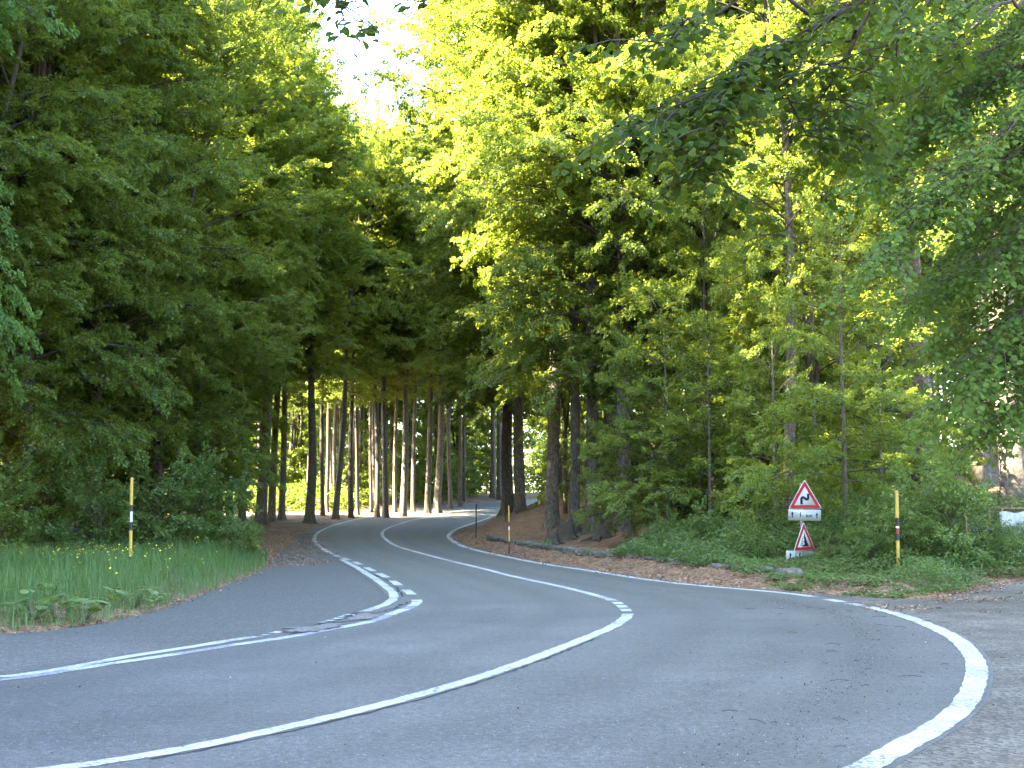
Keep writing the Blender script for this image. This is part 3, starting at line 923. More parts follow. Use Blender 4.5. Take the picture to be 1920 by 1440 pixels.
# --- trunks past the left bend, listed from left to right
cap = lambda px: 0.262 + 0.00078 * abs(px - 705)
cap2 = lambda px: 0.262 + 0.00078 * max(0, abs(px - 705) - 110)
G2 = "trunks lining the outside of the far bend"
far_l = [(432, 70, .26, "pale trunk with sun patches beside the thin dark marker"), (458, 78, .27, "trunk just right of the thin dark marker rod"),
         (492, 80, .46, "thickest double-looking trunk at the left end of the far row"), (511, 86, .34, "dark trunk hugging the thickest one on its right"),
         (530, 88, .30, "grey trunk with a sunlit strip, second past the thick pair"), (582, 85, .42, "trunk with a charred black scar down its base"),
         (606, 96, .22, "thin trunk in shade right of the scarred one"), (630, 93, .31, "trunk leaning to the right with pale upper bark"),
         (659, 96, .27, "straight trunk right of the leaning one"), (671, 100, .20, "slim dark trunk touching the straight one"),
         (697, 104, .18, "very slim dark trunk between two straight pairs"), (708, 98, .26, "left trunk of the dark straight pair"), (724, 97, .31, "right trunk of the dark straight pair"),
         (741, 106, .22, "slender trunk just past the dark straight pair"), (757, 99, .36, "stout brown trunk in the middle of the far row"), (775, 107, .24, "pale sunlit slender trunk at the middle of the row"),
         (802, 104, .34, "dark stout trunk above the far left road edge"), (820, 105, .42, "widest trunk above the far centre of the road"),
         (845, 112, .24, "lit slender trunk past the widest one"), (863, 116, .25, "trunk whose foot meets the far end of the left line"), (871, 122, .22, "thin pale trunk near the vanishing road"),
         (924, 128, .40, "trunk left of where the road vanishes"), (936, 126, .36, "trunk beside the vanishing point of the road")]
for i, (px, Y, rad, lab) in enumerate(far_l):
    ln = (0.05, 0) if px == 630 else (R_(-.02, .02), 0)
    plant(px, Y, rad * .68, ("midB", "forest", "forest", "forestB")[i % 4] if Y < 90 else ("forest", "forestB")[i % 2], lab, G2, cs=1.0, lean=ln, hs=min(1.22, (cap2(px) * Y + 0.4) / 26))
r = random.Random(17)
for px in range(436, 945, 9):
    px_ = px + r.uniform(-8, 8); Y = r.uniform(102, 140)
    X = (px_ - 960) / F0 * Y
    if inside([X], [Y])[0] or dist_to(LO, [X], [Y])[0] < 2: continue
    plant(px_, Y, r.uniform(.11, .19), "forestB", "slim trunk crowding behind the far row", "slim trunks behind the far row", hs=min(1.15, (cap2(px_) * Y - .5) / 25), cs=.85, lean=(r.uniform(-.03, .03), 0))
for px_, Y, cr in [(520, 70, "mid"), (575, 78, "midB"), (450, 66, "mid"), (610, 88, "midB")]:
    plant(px_ - 120, Y, .2, cr, "dark leafy beech closing the left side of the sky notch", "leafy beeches at the left of the sky notch", hs=min(1.2, (cap(px_ - 20) * Y) / 26), cs=1.0)
# --- right bank
G3 = "big beeches on the right bank"
plant(952, 80, 0.34, "road", "tall beech at the foot of which the road vanishes", G3, hs=1.15, cs=1.0)
plant(1034, 57, .26, "road", "brown trunk left of the root cluster on the bank", G3, hs=1.2, cs=.98)
plant(975, 74, .28, "road", "tall beech half hidden behind the one where the road vanishes", G3, hs=1.25, cs=1.3)
plant(1076, 53, .19, "forest", "slim trunk with a dark hollow foot in the root cluster", G3, hs=1.15)
plant(1108, 51, .24, "road", "pale smooth beech trunk in the middle of the root cluster", G3, hs=1.15)
plant(1137, 52, .21, "forestB", "thin dark trunk between the two thickest of the cluster", G3, hs=1.15)
plant(1163, 49, .23, "road", "trunk with a sunlit flared foot at the right of the cluster", G3, hs=1.15)
plant(1300, 66, .22, "road", "trunk standing on the orange slope behind the right saplings", G3, hs=1.1)
plant(1398, 60, .26, "road", "trunk in the gap left of the warning signs", G3, hs=1.1)
plant(1477, 39, .17, "midB", "straight dark trunk rising right behind the warning signs", G3, cs=0.72, hs=0.85)
plant(1738, 40, .42, "midB", "massive grey beech trunk behind the right striped pole", G3, cs=0.9, lean=(-0.03, 0))
plant(1905, 37, .40, "midB", "massive trunk at the right edge above the tarpaulin", G3, cs=0.9)
plant(1835, 47, .30, "forest", "mossy trunk between the two massive ones", G3)
plant(1583, 33.5, .062, "sapling", "young thin-stemmed beech just right of the warning signs", None, cs=1.05, hs=1.02)
plant(1452, 37, .055, "saplingB", "dark twin-stemmed young tree left of the warning signs", None, cs=0.9)
G4 = "young beeches under the big ones on the right bank"
for px, Y, cr, cs, lab in [(1250, 43, "sapling", 1.2, "young beech spreading flat layers over the right of the root cluster"), (1330, 41, "saplingB", 1.2, "low young beech above the middle of the stone kerb"),
                      (1395, 44, "sapling", 1.1, "bluish green young beech left of the twin-stemmed one"), (1180, 44, "saplingB", 0.8, "small young beech at the sunlit trunk foot"),
                      (1650, 38, "sapling", 1.1, "young beech between the thin stem and the massive trunk"), (1525, 43, "under", 0.8, "leafy young beech filling the space behind the signs"),

                      (1215, 50, "under", 0.75, "leafy young beech between the root cluster and the orange slope"), (1320, 47, "under", 0.7, "leafy young beech standing behind the middle of the kerb"),
                      (1430, 50, "under", 0.75, "leafy young beech behind the twin-stemmed one"), (1060, 62, "under", 0.6, "young beech showing between the brown and pale trunks"),
                      (1890, 42, "sapling", 1.1, "young beech above the sheeted cage"),
                      (1150, 56, "under", 0.7, "young beech behind the sunlit trunk foot")]:
    plant(px, Y, .05 if cr != "under" else .08, cr, lab, G4, cs=cs, name="young_beech")
# --- a second rank on the slope and behind, in view through the gaps
G5 = "beeches standing deeper in the forest on the right slope"
r = random.Random(3)
def fill(n, region, crowns, label, group, rad, ok, mind, hs=(0.9, 1.15), name="beech_tree", cs=(0.85, 1.05), tries=4000):
    pts = []
    k = 0
    while len(pts) < n and k < tries:
        k += 1
        Y = r.uniform(region[2], region[3]); X = r.uniform(region[0], region[1])
        if not ok(X, Y) or any((X - a)**2 + (Y - b2_)**2 < mind**2 for a, b2_ in pts): continue
        if inside([X], [Y])[0] or min(dist_to(LO, [X], [Y])[0], dist_to(RO, [X], [Y])[0]) < 2.0: continue
        pts.append((X, Y))
        plant(0, Y, r.uniform(*rad), r.choice(crowns), label, group, name, hs=r.uniform(*hs), cs=r.uniform(*cs), X=X, lean=(r.uniform(-.03, .03), 0))
pxof = lambda X, Y: 960 + X / Y * F0
fill(46, (2, 42, 55, 120), ["forest", "forestB", "mid", "midB"], "beech standing deeper in the forest on the right slope", G5, (.14, .32),
     lambda X, Y: 1000 < pxof(X, Y) < 2100 and X > 1 + (Y - 50) * 0.02, 3.2)
fill(8, (-45, 30, 126, 175), ["forest", "under"], "beech standing deep in the forest past the far bend", "beeches deep in the forest past the far bend", (.14, .3),
     lambda X, Y: 350 < pxof(X, Y) < 1150 and not (560 < pxof(X, Y) < 800), 3.6, hs=(0.8, 0.95))
fill(24, (-40, 0, 112, 165), ["under"], "low leafy beech glowing behind the far row of trunks", "low leafy beeches behind the far row of trunks", (.06, .10),
     lambda X, Y: 380 < pxof(X, Y) < 960, 3.2, name="young_beech", hs=(0.9, 1.5))
fill(44, (-50, -9, 36, 92), ["midB", "forestB", "edgeB", "mid"], "beech deeper in the forest on the left side", "beeches deeper in the forest on the left side", (.14, .3),
     lambda X, Y: -250 < pxof(X, Y) < 440 and X < -14 - (Y - 45) * 0.05, 3.4, hs=(0.78, 0.95))
fill(14, (12, 34, 46, 80), ["under"], "small leafy beech under the trees of the right slope", "small leafy beeches under the right slope trees", (.05, .09),
     lambda X, Y: 1150 < pxof(X, Y) < 1620, 3.0, name="young_beech", hs=(0.5, 0.9))
for px_, Y, cr in [(700, 121, "forest"), (760, 127, "forestB"), (820, 131, "forest"), (640, 118, "forestB"), (1010, 112, "mid"), (1060, 120, "mid"), (1000, 128, "mid"), (1080, 135, "midB")]:
    if not inside([(px_ - 960) / F0 * Y], [Y])[0]:
        plant(px_, Y, .24, cr, "beech shading the road where it vanishes", "beeches shading the road where it vanishes", hs=.95)
# --- the wood beyond, one mass
def far_wood():
    r = np.random.RandomState(91)
    ctr = []
    def add(n, X0, X1, Y0, Y1, zmax, cond=None):
        X = r.uniform(X0, X1, n); Y = r.uniform(Y0, Y1, n)
        zz_ = H(X, Y); h_ = zmax * r.rand(n) ** 0.9 * (0.75 + 0.25 * wob(X, Y, 0.25))
        el = (zz_ + h_ - 1.5) / Y
        px_ = 960 + X / Y * F0
        cap = 0.235 + 0.00078 * np.abs(px_ - 705)
        k = el < cap
        ctr.append(np.stack([X, Y, zz_ + h_], 1)[k])
    add(5200, -75, 40, 150, 185, 20)
    add(3400, 30, 75, 60, 160, 20)
    add(3600, -75, -48, 20, 155, 20)
    add(1500, -40, -4, 118, 150, 5)
    add(900, -42, -12, 104, 124, 2.2)
    add(900, 6, 30, 136, 150, 6)
    add(1500, -60, -20, 128, 150, 14)
    add(1500, 2, 40, 140, 152, 9)
    add(1800, 4, 34, 148, 165, 14)
    Cc = np.concatenate(ctr)
    m_ = 46
    n = len(Cc)
    a_ = r.uniform(0, 6.28, (n, m_)); rr = np.sqrt(r.rand(n, m_)) * r.uniform(0.9, 1.9, (n, 1))
    q = Cc[:, None] + np.stack([rr * np.cos(a_), rr * np.sin(a_), r.randn(n, m_) * 0.10 - rr * 0.22], -1)
    q = q.reshape(-1, 3)
    D = r.randn(len(q), 3) * np.array([1, 1, .4])
    Nn = np.array([0, 0, 1.]) + r.randn(len(q), 3) * 0.5
    S = r.uniform(0.2, 0.38, len(q))
    V, F = leaves_mesh(q, D, Nn, S, S * 0.7)
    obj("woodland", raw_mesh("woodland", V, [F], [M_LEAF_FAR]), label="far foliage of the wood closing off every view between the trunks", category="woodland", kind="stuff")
far_wood()
fill(13, (-34, -15, 44, 66), ["under"], "low leafy beech in the shade behind the left verge", "low leafy beeches behind the left verge", (.05, .09),
     lambda X, Y: -150 < pxof(X, Y) < 330, 2.6, name="young_beech", hs=(0.5, 0.9))
# --- trees beside and behind the viewer that shade the road
G6 = "beeches beside the viewer that shade the road"
for X, Y, cr in [(-17, 22, "edgeB"), (-22, 17.5, "edgeA"), (-27, 27, "mid"), (-31, 19, "edgeB"), (-24, 35, "midB"), (-36, 22, "mid"), (-19, 27, "edgeA"), (-26, 21, "edgeA"), (-16.5, 18.5, "edgeA"),
                 (-33, 28, "edgeA"), (-25.5, 11.8, "edgeB"), (-20.5, 15.2, "edgeB"), (-38, 34, "mid"), (-30, 44, "mid"), (-29.5, 7, "edgeA"), (-32, -1, "edgeB"), (-30.5, 3, "edgeA"), (-33.5, 5, "edgeA"), (-20, 31, "edgeA"), (-36.5, 1, "edgeB"), (-28, 10, "edgeA"), (-33.5, 11, "edgeA"), (-37, 5, "edgeB"), (-38, 14, "edgeA"),
                 (-32, -6, "edgeA"), (-37, -3, "edgeA"), (-42, 8, "edgeB"), (-42, 0, "edgeA"), (-35, -11, "edgeB"), (-41, -8, "edgeA"), (-47, 4, "edgeA"), (-33, -16, "edgeA"), (-30, 15, "edgeA"),
                 (-12, -20, "edgeA"), (-4, -15, "mid"), (3, -16, "mid"), (20, 22, "mid"), (21, 30, "midB"), (21, 8, "mid")]:
    if inside([X], [Y])[0]: continue
    plant(0, Y, R_(.18, .34), cr, "tall beech beside the viewer shading the road", G6, X=X, cs=1.1, hs=1.55 if X < -6 and Y < 24 else (1.32 if X < -6 and Y < 36 else 1.0))

# --- right: linden-like tree whose boughs hang into the top right corner
def bough_mesh(name, seed, paths, mats, leaf, sec=0.22, twig=(0.35, 0.9), per=26, hang=0.12, droop=0.35):
    r = np.random.RandomState(seed)
    acc, wood = [], MB()
    twig0 = twig
    for P, rb, *tw in paths:
        twig = tw[0] if tw else twig0
        P = np.asarray(P, float)
        L = np.linalg.norm(np.diff(P, axis=0), axis=1).sum()
        u = np.linspace(0, 1, 14)
        Q = interp_path(P, u); Q[1:-1] += r.randn(12, 3) * 0.05
        wood.tube(Q, np.linspace(rb, 0.006, 14), 6, 1, cap=False)
        s = 0.3; side = 1
        while s < 1.0:
            p0 = interp_path(Q, np.array([s]))[0]
            tt = interp_path(Q, np.array([min(1, s + .05)]))[0] - interp_path(Q, np.array([s - .05]))[0]
            az = math.atan2(tt[1], tt[0]) + side * r.uniform(0.3, 1.2)
            ll = r.uniform(*twig)
            T = limb_path(r, p0[2], az, ll, r.uniform(-0.5, 0.25), droop, n=5, wig=0.2); T[:, :2] += p0[:2]
            wood.tube(T, np.linspace(0.007, 0.0025, 5), 4, 1, cap=False)
            n = int(per * ll)
            uu = np.linspace(0.1, 1, n)
            q = interp_path(T, uu)
            sd = np.where(np.arange(n) % 2, 1, -1)
            tdir = T[-1] - T[0]; tdir /= np.linalg.norm(tdir) + 1e-9
            S = np.array([-tdir[1], tdir[0], 0]); S /= np.linalg.norm(S) + 1e-9
            q = q + S * (sd * r.uniform(0.0, 0.07, n))[:, None] + r.randn(n, 3) * 0.03
            q[:, 2] -= hang * r.rand(n)
            D = tdir[None] * 0.6 + S[None] * sd[:, None] * 0.9 + r.randn(n, 3) * 0.35; D[:, 2] -= 0.45
            Nn = np.array([0, -0.45, 1.0])[None] + r.randn(n, 3) * 0.45
            acc.append((q, D, Nn, leaf * r.uniform(0.65, 1.2, n)))
            side = -side; s += sec / L * r.uniform(0.6, 1.4)
    q, D, Nn, S = (np.concatenate([a[i] for a in acc]) for i in range(4))
    V, F = leaves_mesh(q, D, Nn, S, S * 0.8, hexa=True)
    WV = np.concatenate(wood.V); WF = np.array(wood.F[4])
    print(name, len(q))
    return raw_mesh(name, np.r_[V, WV], [np.r_[F, WF + len(V)]], mats, np.r_[np.zeros(len(F)), np.ones(len(WF))])

def wpt(px, py, Y):
    return np.array([(px - 960) / F0 * Y, Y, 1.5 + (945 - py) / F0 * Y])
TX, TY = 9.2, 12.0
t_ = thing("overhanging_tree", "large-leaved dark boughs hanging into the top right corner", "tree", (TX, TY, h1(TX, TY)))
zt = h1(TX, TY)
tr_ = obj("trunk", TR["b"], t_); tr_.scale = (.22, .22, .6)
base = np.array([TX, TY, zt])
def loc(P): return [np.asarray(p) - base for p in P]
pth = [(loc([(TX, TY, 6.4), wpt(2050, -80, 11.6), wpt(1750, -60, 11.3), wpt(1560, 20, 11), wpt(1420, 80, 11), wpt(1385, 180, 10.9), wpt(1340, 290, 10.8)]), 0.05),
       (loc([wpt(1430, 70, 11), wpt(1390, 130, 11), wpt(1290, 180, 10.8), wpt(1180, 225, 10.7)]), 0.02),
       (loc([wpt(1380, 200, 10.9), wpt(1365, 260, 10.9), wpt(1345, 320, 10.8), wpt(1330, 345, 10.8)]), 0.012),
       (loc([wpt(1560, 0, 11), wpt(1400, -30, 10.8), wpt(1290, 20, 10.6), wpt(1230, 60, 10.5)]), 0.02),
       (loc([wpt(1700, -50, 11.2), wpt(1600, 60, 11.3), wpt(1560, 150, 11.4), wpt(1600, 230, 11.4)]), 0.02),
       (loc([wpt(1620, 40, 11.2), wpt(1520, 100, 11.6), wpt(1480, 150, 11.6), wpt(1530, 230, 11.7), wpt(1650, 285, 11.8)]), 0.016),
       (loc([wpt(1800, -50, 11.2), wpt(1700, 40, 11.0), wpt(1640, 100, 11)]), 0.02),
       (loc([wpt(1960, -40, 11.4), wpt(1850, 30, 11.0), wpt(1800, 110, 11)]), 0.02),
       (loc([wpt(1750, -70, 11.3), wpt(1400, -120, 10.6), wpt(1100, -250, 10.2), wpt(860, -230, 10), wpt(700, -150, 10), wpt(580, -60, 9.9)]), 0.035, (.15, .42)),
       (loc([wpt(700, -170, 10), wpt(650, -40, 9.9), wpt(622, 30, 9.9)]), 0.008, (.12, .3)),
       (loc([wpt(860, -220, 10), wpt(800, -90, 10), wpt(788, -20, 10)]), 0.008, (.1, .22))]
obj("crown", bough_mesh("overhang_crown", 31, pth, [M_LEAF_DARK, M_TWIG], 0.084, sec=0.085, twig=(0.25, 0.75), per=40), t_)

# near leafy tree at the right edge, boughs hanging down to mid height
TX2, TY2 = 12.6, 24.0
t2 = thing("overhanging_tree", "leafy tree whose glossy boughs hang down along the right edge", "tree", (TX2, TY2, h1(TX2, TY2)))
base = np.array([TX2, TY2, h1(TX2, TY2)])
tr_ = obj("trunk", TR["a"], t2); tr_.scale = (.26, .26, .75)
pth = []
r2 = random.Random(9)
for zb, tips in [(10.5, [(1700, 100), (1820, 160), (1900, 60), (1680, 0)]), (9.3, [(1640, 330), (1760, 380), (1880, 330), (1950, 250)]), (8.0, [(1660, 470), (1740, 560), (1850, 520), (1930, 480)]),
                 (6.6, [(1790, 640), (1840, 700), (1900, 660), (1800, 760)]), (5.6, [(1880, 800), (1930, 780), (1850, 740), (1740, 560)]), (9.9, [(1780, 240), (1600, 200), (1720, 200), (1860, 420)])]:
    for tx, ty in tips:
        Yt = r2.uniform(19.5, 24)
        e = wpt(tx, ty, Yt)
        a_ = np.array([TX2, TY2, zb + r2.uniform(-.4, .8)])
        m1 = a_ * 0.55 + e * 0.45 + np.array([0, r2.uniform(-.6, .6), 1.1]); m2 = a_ * 0.2 + e * 0.8 + np.array([0, 0, 0.7])
        pth.append((loc([a_, m1, m2, e]), 0.035))
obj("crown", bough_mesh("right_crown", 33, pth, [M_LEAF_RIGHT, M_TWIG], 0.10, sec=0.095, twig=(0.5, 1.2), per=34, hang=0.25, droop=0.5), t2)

# ------------------------------------------------------------------ low growth
def scatter(n, xr, yr, cond, seed):
    r = np.random.RandomState(seed)
    out = []
    tot = 0
    while tot < n:
        X = r.uniform(*xr, n); Y = r.uniform(*yr, n)
        k = cond(X, Y)
        out.append(np.stack([X[k], Y[k]], 1)); tot += k.sum()
        if k.sum() == 0: break
    return np.concatenate(out)[:n], r

# grass verge on the left
def verge(X, Y):
    dl = dist_to(LO, X, Y)
    px_ = 960 + X / Y * F0
    return (~inside(X, Y)) & (X < 0) & (dl < 13) & (px_ < 505) & (dl + 0.25 * wob(X, Y, 2.5) > 0.12) & (Y < 42)
Pq, r = scatter(60000, (-22, -4), (14, 42), verge, 41)
n = len(Pq)
Z = H(Pq[:, 0], Pq[:, 1])
dl = dist_to(LO, Pq[:, 0], Pq[:, 1])
hgt = r.uniform(0.14, 0.42, n) * (1 + 0.35 * wob(Pq[:, 0], Pq[:, 1], 4.3, 2)) * np.clip(0.4 + dl * 0.6, 0.4, 1.15) * (1 + 0.3 * wob(Pq[:, 0], Pq[:, 1], 1.7))
az = r.uniform(0, 6.28, n); ln = r.uniform(0.1, 0.75, n) * hgt
B0 = np.c_[Pq, Z]
dv = np.c_[np.cos(az), np.sin(az), np.zeros(n)]; sv = np.c_[-np.sin(az), np.cos(az), np.zeros(n)]
wd = r.uniform(0.003, 0.0065, n)[:, None]
m1 = B0 + dv * (ln * 0.35)[:, None] + np.array([0, 0, 1]) * (hgt * 0.6)[:, None]
m2 = B0 + dv * ln[:, None] + np.array([0, 0, 1]) * (hgt * (1 - 0.3 * (ln / hgt)**2))[:, None]
V = np.stack([B0 - sv * wd, B0 + sv * wd, m1 + sv * wd * .9, m1 - sv * wd * .9, m2], 1).reshape(-1, 3)
o_ = np.arange(n)[:, None] * 5
obj("grass", raw_mesh("grass", V, [o_ + np.array([[0, 1, 2, 3]]), o_ + np.array([[3, 2, 4]])], [M_GRASS]), label="tall soft grass growing on the left verge", category="grass", kind="stuff")
# buttercups
cl = [(g1(185, 1088), 1.1, 60), (g1(265, 1082), 1.3, 30), (g1(100, 1080), 2.0, 36), (g1(40, 1075), 2, 18), (g1(395, 1055), 2.5, 45), (g1(450, 1052), 2.0, 45), (g1(330, 1100), 2.2, 14), (g1(120, 1120), 2, 10)]
r = np.random.RandomState(5)
fl = MB()
for c_, sp_, k in cl:
    for _ in range(k):
        p = c_ + r.randn(2) * sp_ * 0.5
        if inside([p[0]], [p[1]])[0] or dist_to(LO, [p[0]], [p[1]])[0] < .35: continue
        z = h1(p[0], p[1]) + r.uniform(0.32, 0.5)
        q = np.array([p[0], p[1], z])
        s = r.uniform(0.012, 0.02)
        th = np.arange(6) / 6 * 6.283
        tilt = r.uniform(-.7, .7, 2)
        ring_ = np.stack([q[0] + s * np.cos(th), q[1] + s * np.sin(th), q[2] + s * (0.5 + tilt[0] * np.cos(th) + tilt[1] * np.sin(th))], 1)
        fl.add(np.r_[ring_, [q]], [[i, (i + 1) % 6, 6] for i in range(6)], 0)
        fl.tube([(q[0], q[1], z - 0.3), (q[0] + 0.01, q[1], z - 0.15), tuple(q)], 0.0018, 3, 1, cap=False)
fl.obj("buttercup_flowers", [M_FLOWER, M_GRASS], label="yellow buttercups dotted through the verge grass", category="flowers", kind="stuff")

# big soft leaves at the edge of the verge
for px_, py_, sc_, lab in [(60, 1172, 1.15, "large clump of broad round leaves at the lower left corner of the verge"), (160, 1166, 0.9, "clump of broad leaves second from the left along the paving"),
                           (250, 1143, 1.0, "flat broad-leaved clump at the middle of the verge edge"), (100, 1140, 0.8, "pale broad-leaved clump inside the grass"),
                           (292, 1133, 0.55, "small broad-leaved clump at the right of the flat one")]:
    p = g1(px_, py_)
    if inside([p[0]], [p[1]])[0]: p = p + np.array([-0.1, 0.35])
    o_ = thing("broad_leaf_plant", lab, "plant", (p[0], p[1], h1(*p)), R_(0, 6), "broad-leaved clumps along the verge")
    mb, st = MB(), MB()
    r = np.random.RandomState(int(px_))
    for k in range(26):
        a_ = r.uniform(0, 6.28); d = r.uniform(0.08, 0.5) * sc_; z = r.uniform(0.12, 0.33) * sc_; s = r.uniform(0.045, 0.105) * sc_
        c_ = np.array([d * math.cos(a_), d * math.sin(a_), z])
        th = np.linspace(0.35, 2 * math.pi - 0.35, 11) + a_ + math.pi
        rr = s * (1 + 0.12 * np.cos(th * 5))
        tl = r.uniform(-.35, .35, 2)
        ringp = np.stack([c_[0] + rr * np.cos(th), c_[1] + rr * np.sin(th), c_[2] + rr * (-0.18 + tl[0] * np.cos(th) + tl[1] * np.sin(th))], 1)
        mb.add(np.r_[[c_], ringp], [[0, i, i + 1] for i in range(1, 11)])
        st.tube([(0.02 * math.cos(a_), 0.02 * math.sin(a_), 0), c_ * 0.6, c_], 0.003, 4, cap=False)
    mb.obj("leaves", [M_SHRUB], o_); st.obj("stems", [M_HERB], o_)

# undergrowth on the right bank
def ug(X, Y):
    dr = dist_to(RO, X, Y)
    px_ = 960 + X / Y * F0
    k = 0.45 + 0.55 * (wob(X, Y, 1.3, 2) > -0.3)
    lim = np.clip((px_ - 1150) / 230, 0.0, 1) * 9
    start = np.where(px_ > 1440, 0.45, 1.35)
    return (~inside(X, Y)) & (X > 0) & (dr > start + 0.5 * wob(X, Y, 1.9)) & ((wob(X, Y, 3.7, 5) > -0.35) | (dr > 2.5)) & (dr < lim + 1.2) & (px_ < 2050) & (Y < 48) & (Y > 20)
Pq, r = scatter(20000, (1, 20), (20, 48), ug, 43)
Z = H(Pq[:, 0], Pq[:, 1])
acc = []
dr = dist_to(RO, Pq[:, 0], Pq[:, 1])
top = np.clip(0.08 + 0.14 * dr, 0.08, 0.48) * (1 + 0.8 * wob(Pq[:, 0], Pq[:, 1], 2.6, 4))
near_sign = np.exp(-((Pq[:, 0] - 6.0) / 1.4)**4) * (Pq[:, 1] < 31.8)
top = top * (1 - .92 * near_sign)
for k in range(9):
    h_ = top * r.uniform(0.25, 1.05, len(Pq))
    q = np.c_[Pq + r.randn(len(Pq), 2) * 0.09, Z + h_]
    az = r.uniform(0, 6.28, len(Pq))
    D = np.c_[np.cos(az), np.sin(az), r.uniform(-.5, .3, len(Pq))]
    Nn = np.array([0, -.2, 1.0])[None] + r.randn(len(Pq), 3) * 0.4
    acc.append((q, D, Nn, r.uniform(0.045, 0.09, len(Pq))))
q, D, Nn, S = (np.concatenate([a[i] for a in acc]) for i in range(4))
V, F = leaves_mesh(q, D, Nn, S, S * 0.6)
obj("undergrowth", raw_mesh("undergrowth", V, [F], [M_HERB]), label="dense low leafy undergrowth covering the right bank", category="undergrowth", kind="stuff")
Pg, r = scatter(9000, (1, 20), (20, 40), ug, 44)
Pg = Pg[(wob(Pg[:, 0], Pg[:, 1], 1.6, 6) > -0.1) & ~((np.abs(Pg[:, 0] - 6.0) < 1.1) & (Pg[:, 1] < 31.8))]
n = len(Pg); Zg = H(Pg[:, 0], Pg[:, 1]); hg = r.uniform(0.15, 0.5, n); az = r.uniform(0, 6.28, n); ln = hg * r.uniform(.1, .9, n)
B0 = np.c_[Pg, Zg]; dv = np.c_[np.cos(az), np.sin(az), 0 * az]; sv = np.c_[-np.sin(az), np.cos(az), 0 * az]; wd = r.uniform(.003, .006, n)[:, None]; up = np.array([0, 0, 1.])
m1 = B0 + dv * (ln * .35)[:, None] + up * (hg * .6)[:, None]; m2 = B0 + dv * ln[:, None] + up * (hg * .85)[:, None]
V = np.stack([B0 - sv * wd, B0 + sv * wd, m1 + sv * wd, m1 - sv * wd, m2], 1).reshape(-1, 3); o_ = np.arange(n)[:, None] * 5
obj("rough_grass", raw_mesh("rough_grass", V, [o_ + np.array([[0, 1, 2, 3]]), o_ + np.array([[3, 2, 4]])], [M_GRASS]), label="long rough grass growing through the right bank undergrowth", category="grass", kind="stuff")
G7 = "leafy shrubs on the right bank"
for px, Y, s, lab in [(1690, 29.6, .85, "bush with light tips just behind the right striped pole"), (1775, 30, 1.25, "tallest light green bush between the striped pole and the rusty stake"), (1735, 31, 1.0, "bush filling the gap right of the striped pole"),
                      (1640, 29.5, .8, "low bush left of the right striped pole"), (1850, 30.2, .5, "low bush in front of the rusty stake"), (1908, 30.0, .42, "low bush in front of the sheeted cage"),
                      (1596, 31, .5, "low bush right of the lower sign"), (1418, 33.2, .55, "low bush left of the lower sign"), (1546, 30.6, .26, "small bush hiding the right half of the lower plate"), (1385, 34, .65, "low bush above the right part of the stone kerb"),
                      (1320, 37, .8, "dark low bush above the middle of the stone kerb"), (1250, 39, .7, "dark low bush near the left end of the undergrowth"), (1620, 33, .8, "shaded bush beneath the thin-stemmed young beech"), (1280, 44, .9, "shaded bush on the slope behind the kerb")]:
    o_ = plant(px, Y, 0, "shrub", lab, G7, name="shrub", hs=s * (.9 if px > 1660 else .72), cs=s * (1.0 if px > 1660 else .9))
G8 = "shaded bushes at the back of the left verge"
for px, Y, s, lab in [(0, 36, 1.3, "dark bush at the far left behind the grass"), (90, 38, 1.3, "bush left of the left striped pole"), (180, 37, 1.1, "bush just left of the pole behind the grass"), (300, 39, 1.2, "bush just right of the left striped pole"),
                      (370, 41, 1.2, "bush near the right end of the verge"), (425, 42, 1.0, "bush at the right tip of the verge beside the litter"), (455, 37, .55, "small bright bush on the grass tip")]:
    plant(px, Y, 0, "shrub", lab, G8, name="shrub", hs=s, cs=s * 1.2)

# fallen leaves
def litter(X, Y):
    dl, dr = dist_to(LO, X, Y), dist_to(RO, X, Y)
    px_ = 960 + X / Y * F0
    ins = inside(X, Y)
    rr_ = (dr < 1.6) & (~ins | (dr < 0.45 + 0.3 * wob(X, Y, 1.1)))
    ll_ = (dl < 3.5) & (Y > 34) & (~ins | (dl < 1.3 + 0.8 * wob(X, Y, 0.9)) & (Y < 70))
    l2 = (dl < 0.2 + 0.2 * wob(X, Y, 2)) & (Y <= 34)
    sh = ins & (X > 5) & (dr < 3.5) & (Y > 15) & (Y < 26) & (wob(X, Y, 1.5, 3) > 0.25)
    return ((X > 0) & rr_ | (X > -4) & rr_ & (Y > 40) | (X < 0) & (ll_ | l2) | sh) & (px_ > -60) & (px_ < 2000)
Pq, r = scatter(42000, (-20, 14), (14, 100), litter, 47)
keep = (r.rand(len(Pq)) < np.clip(1.3 - Pq[:, 1] / 110, .3, 1))
Pq = Pq[keep]
n = len(Pq)
ins = inside(Pq[:, 0], Pq[:, 1])
Z = np.where(ins, zr(Pq[:, 1]) + 0.004, H(Pq[:, 0], Pq[:, 1]) + 0.01) + r.uniform(0, 0.015, n)
az = r.uniform(0, 6.28, n)
V, F = leaves_mesh(np.c_[Pq, Z], np.c_[np.cos(az), np.sin(az), r.uniform(-.05, .35, n)], np.array([0, 0, 1.]) + r.randn(n, 3) * 0.3, r.uniform(0.035, 0.075, n), r.uniform(0.02, 0.045, n))
obj("fallen_leaves", raw_mesh("fallen_leaves", V, [F], [M_FALLEN]), label="brown fallen beech leaves drifted along the road edges", category="leaf litter", kind="stuff")

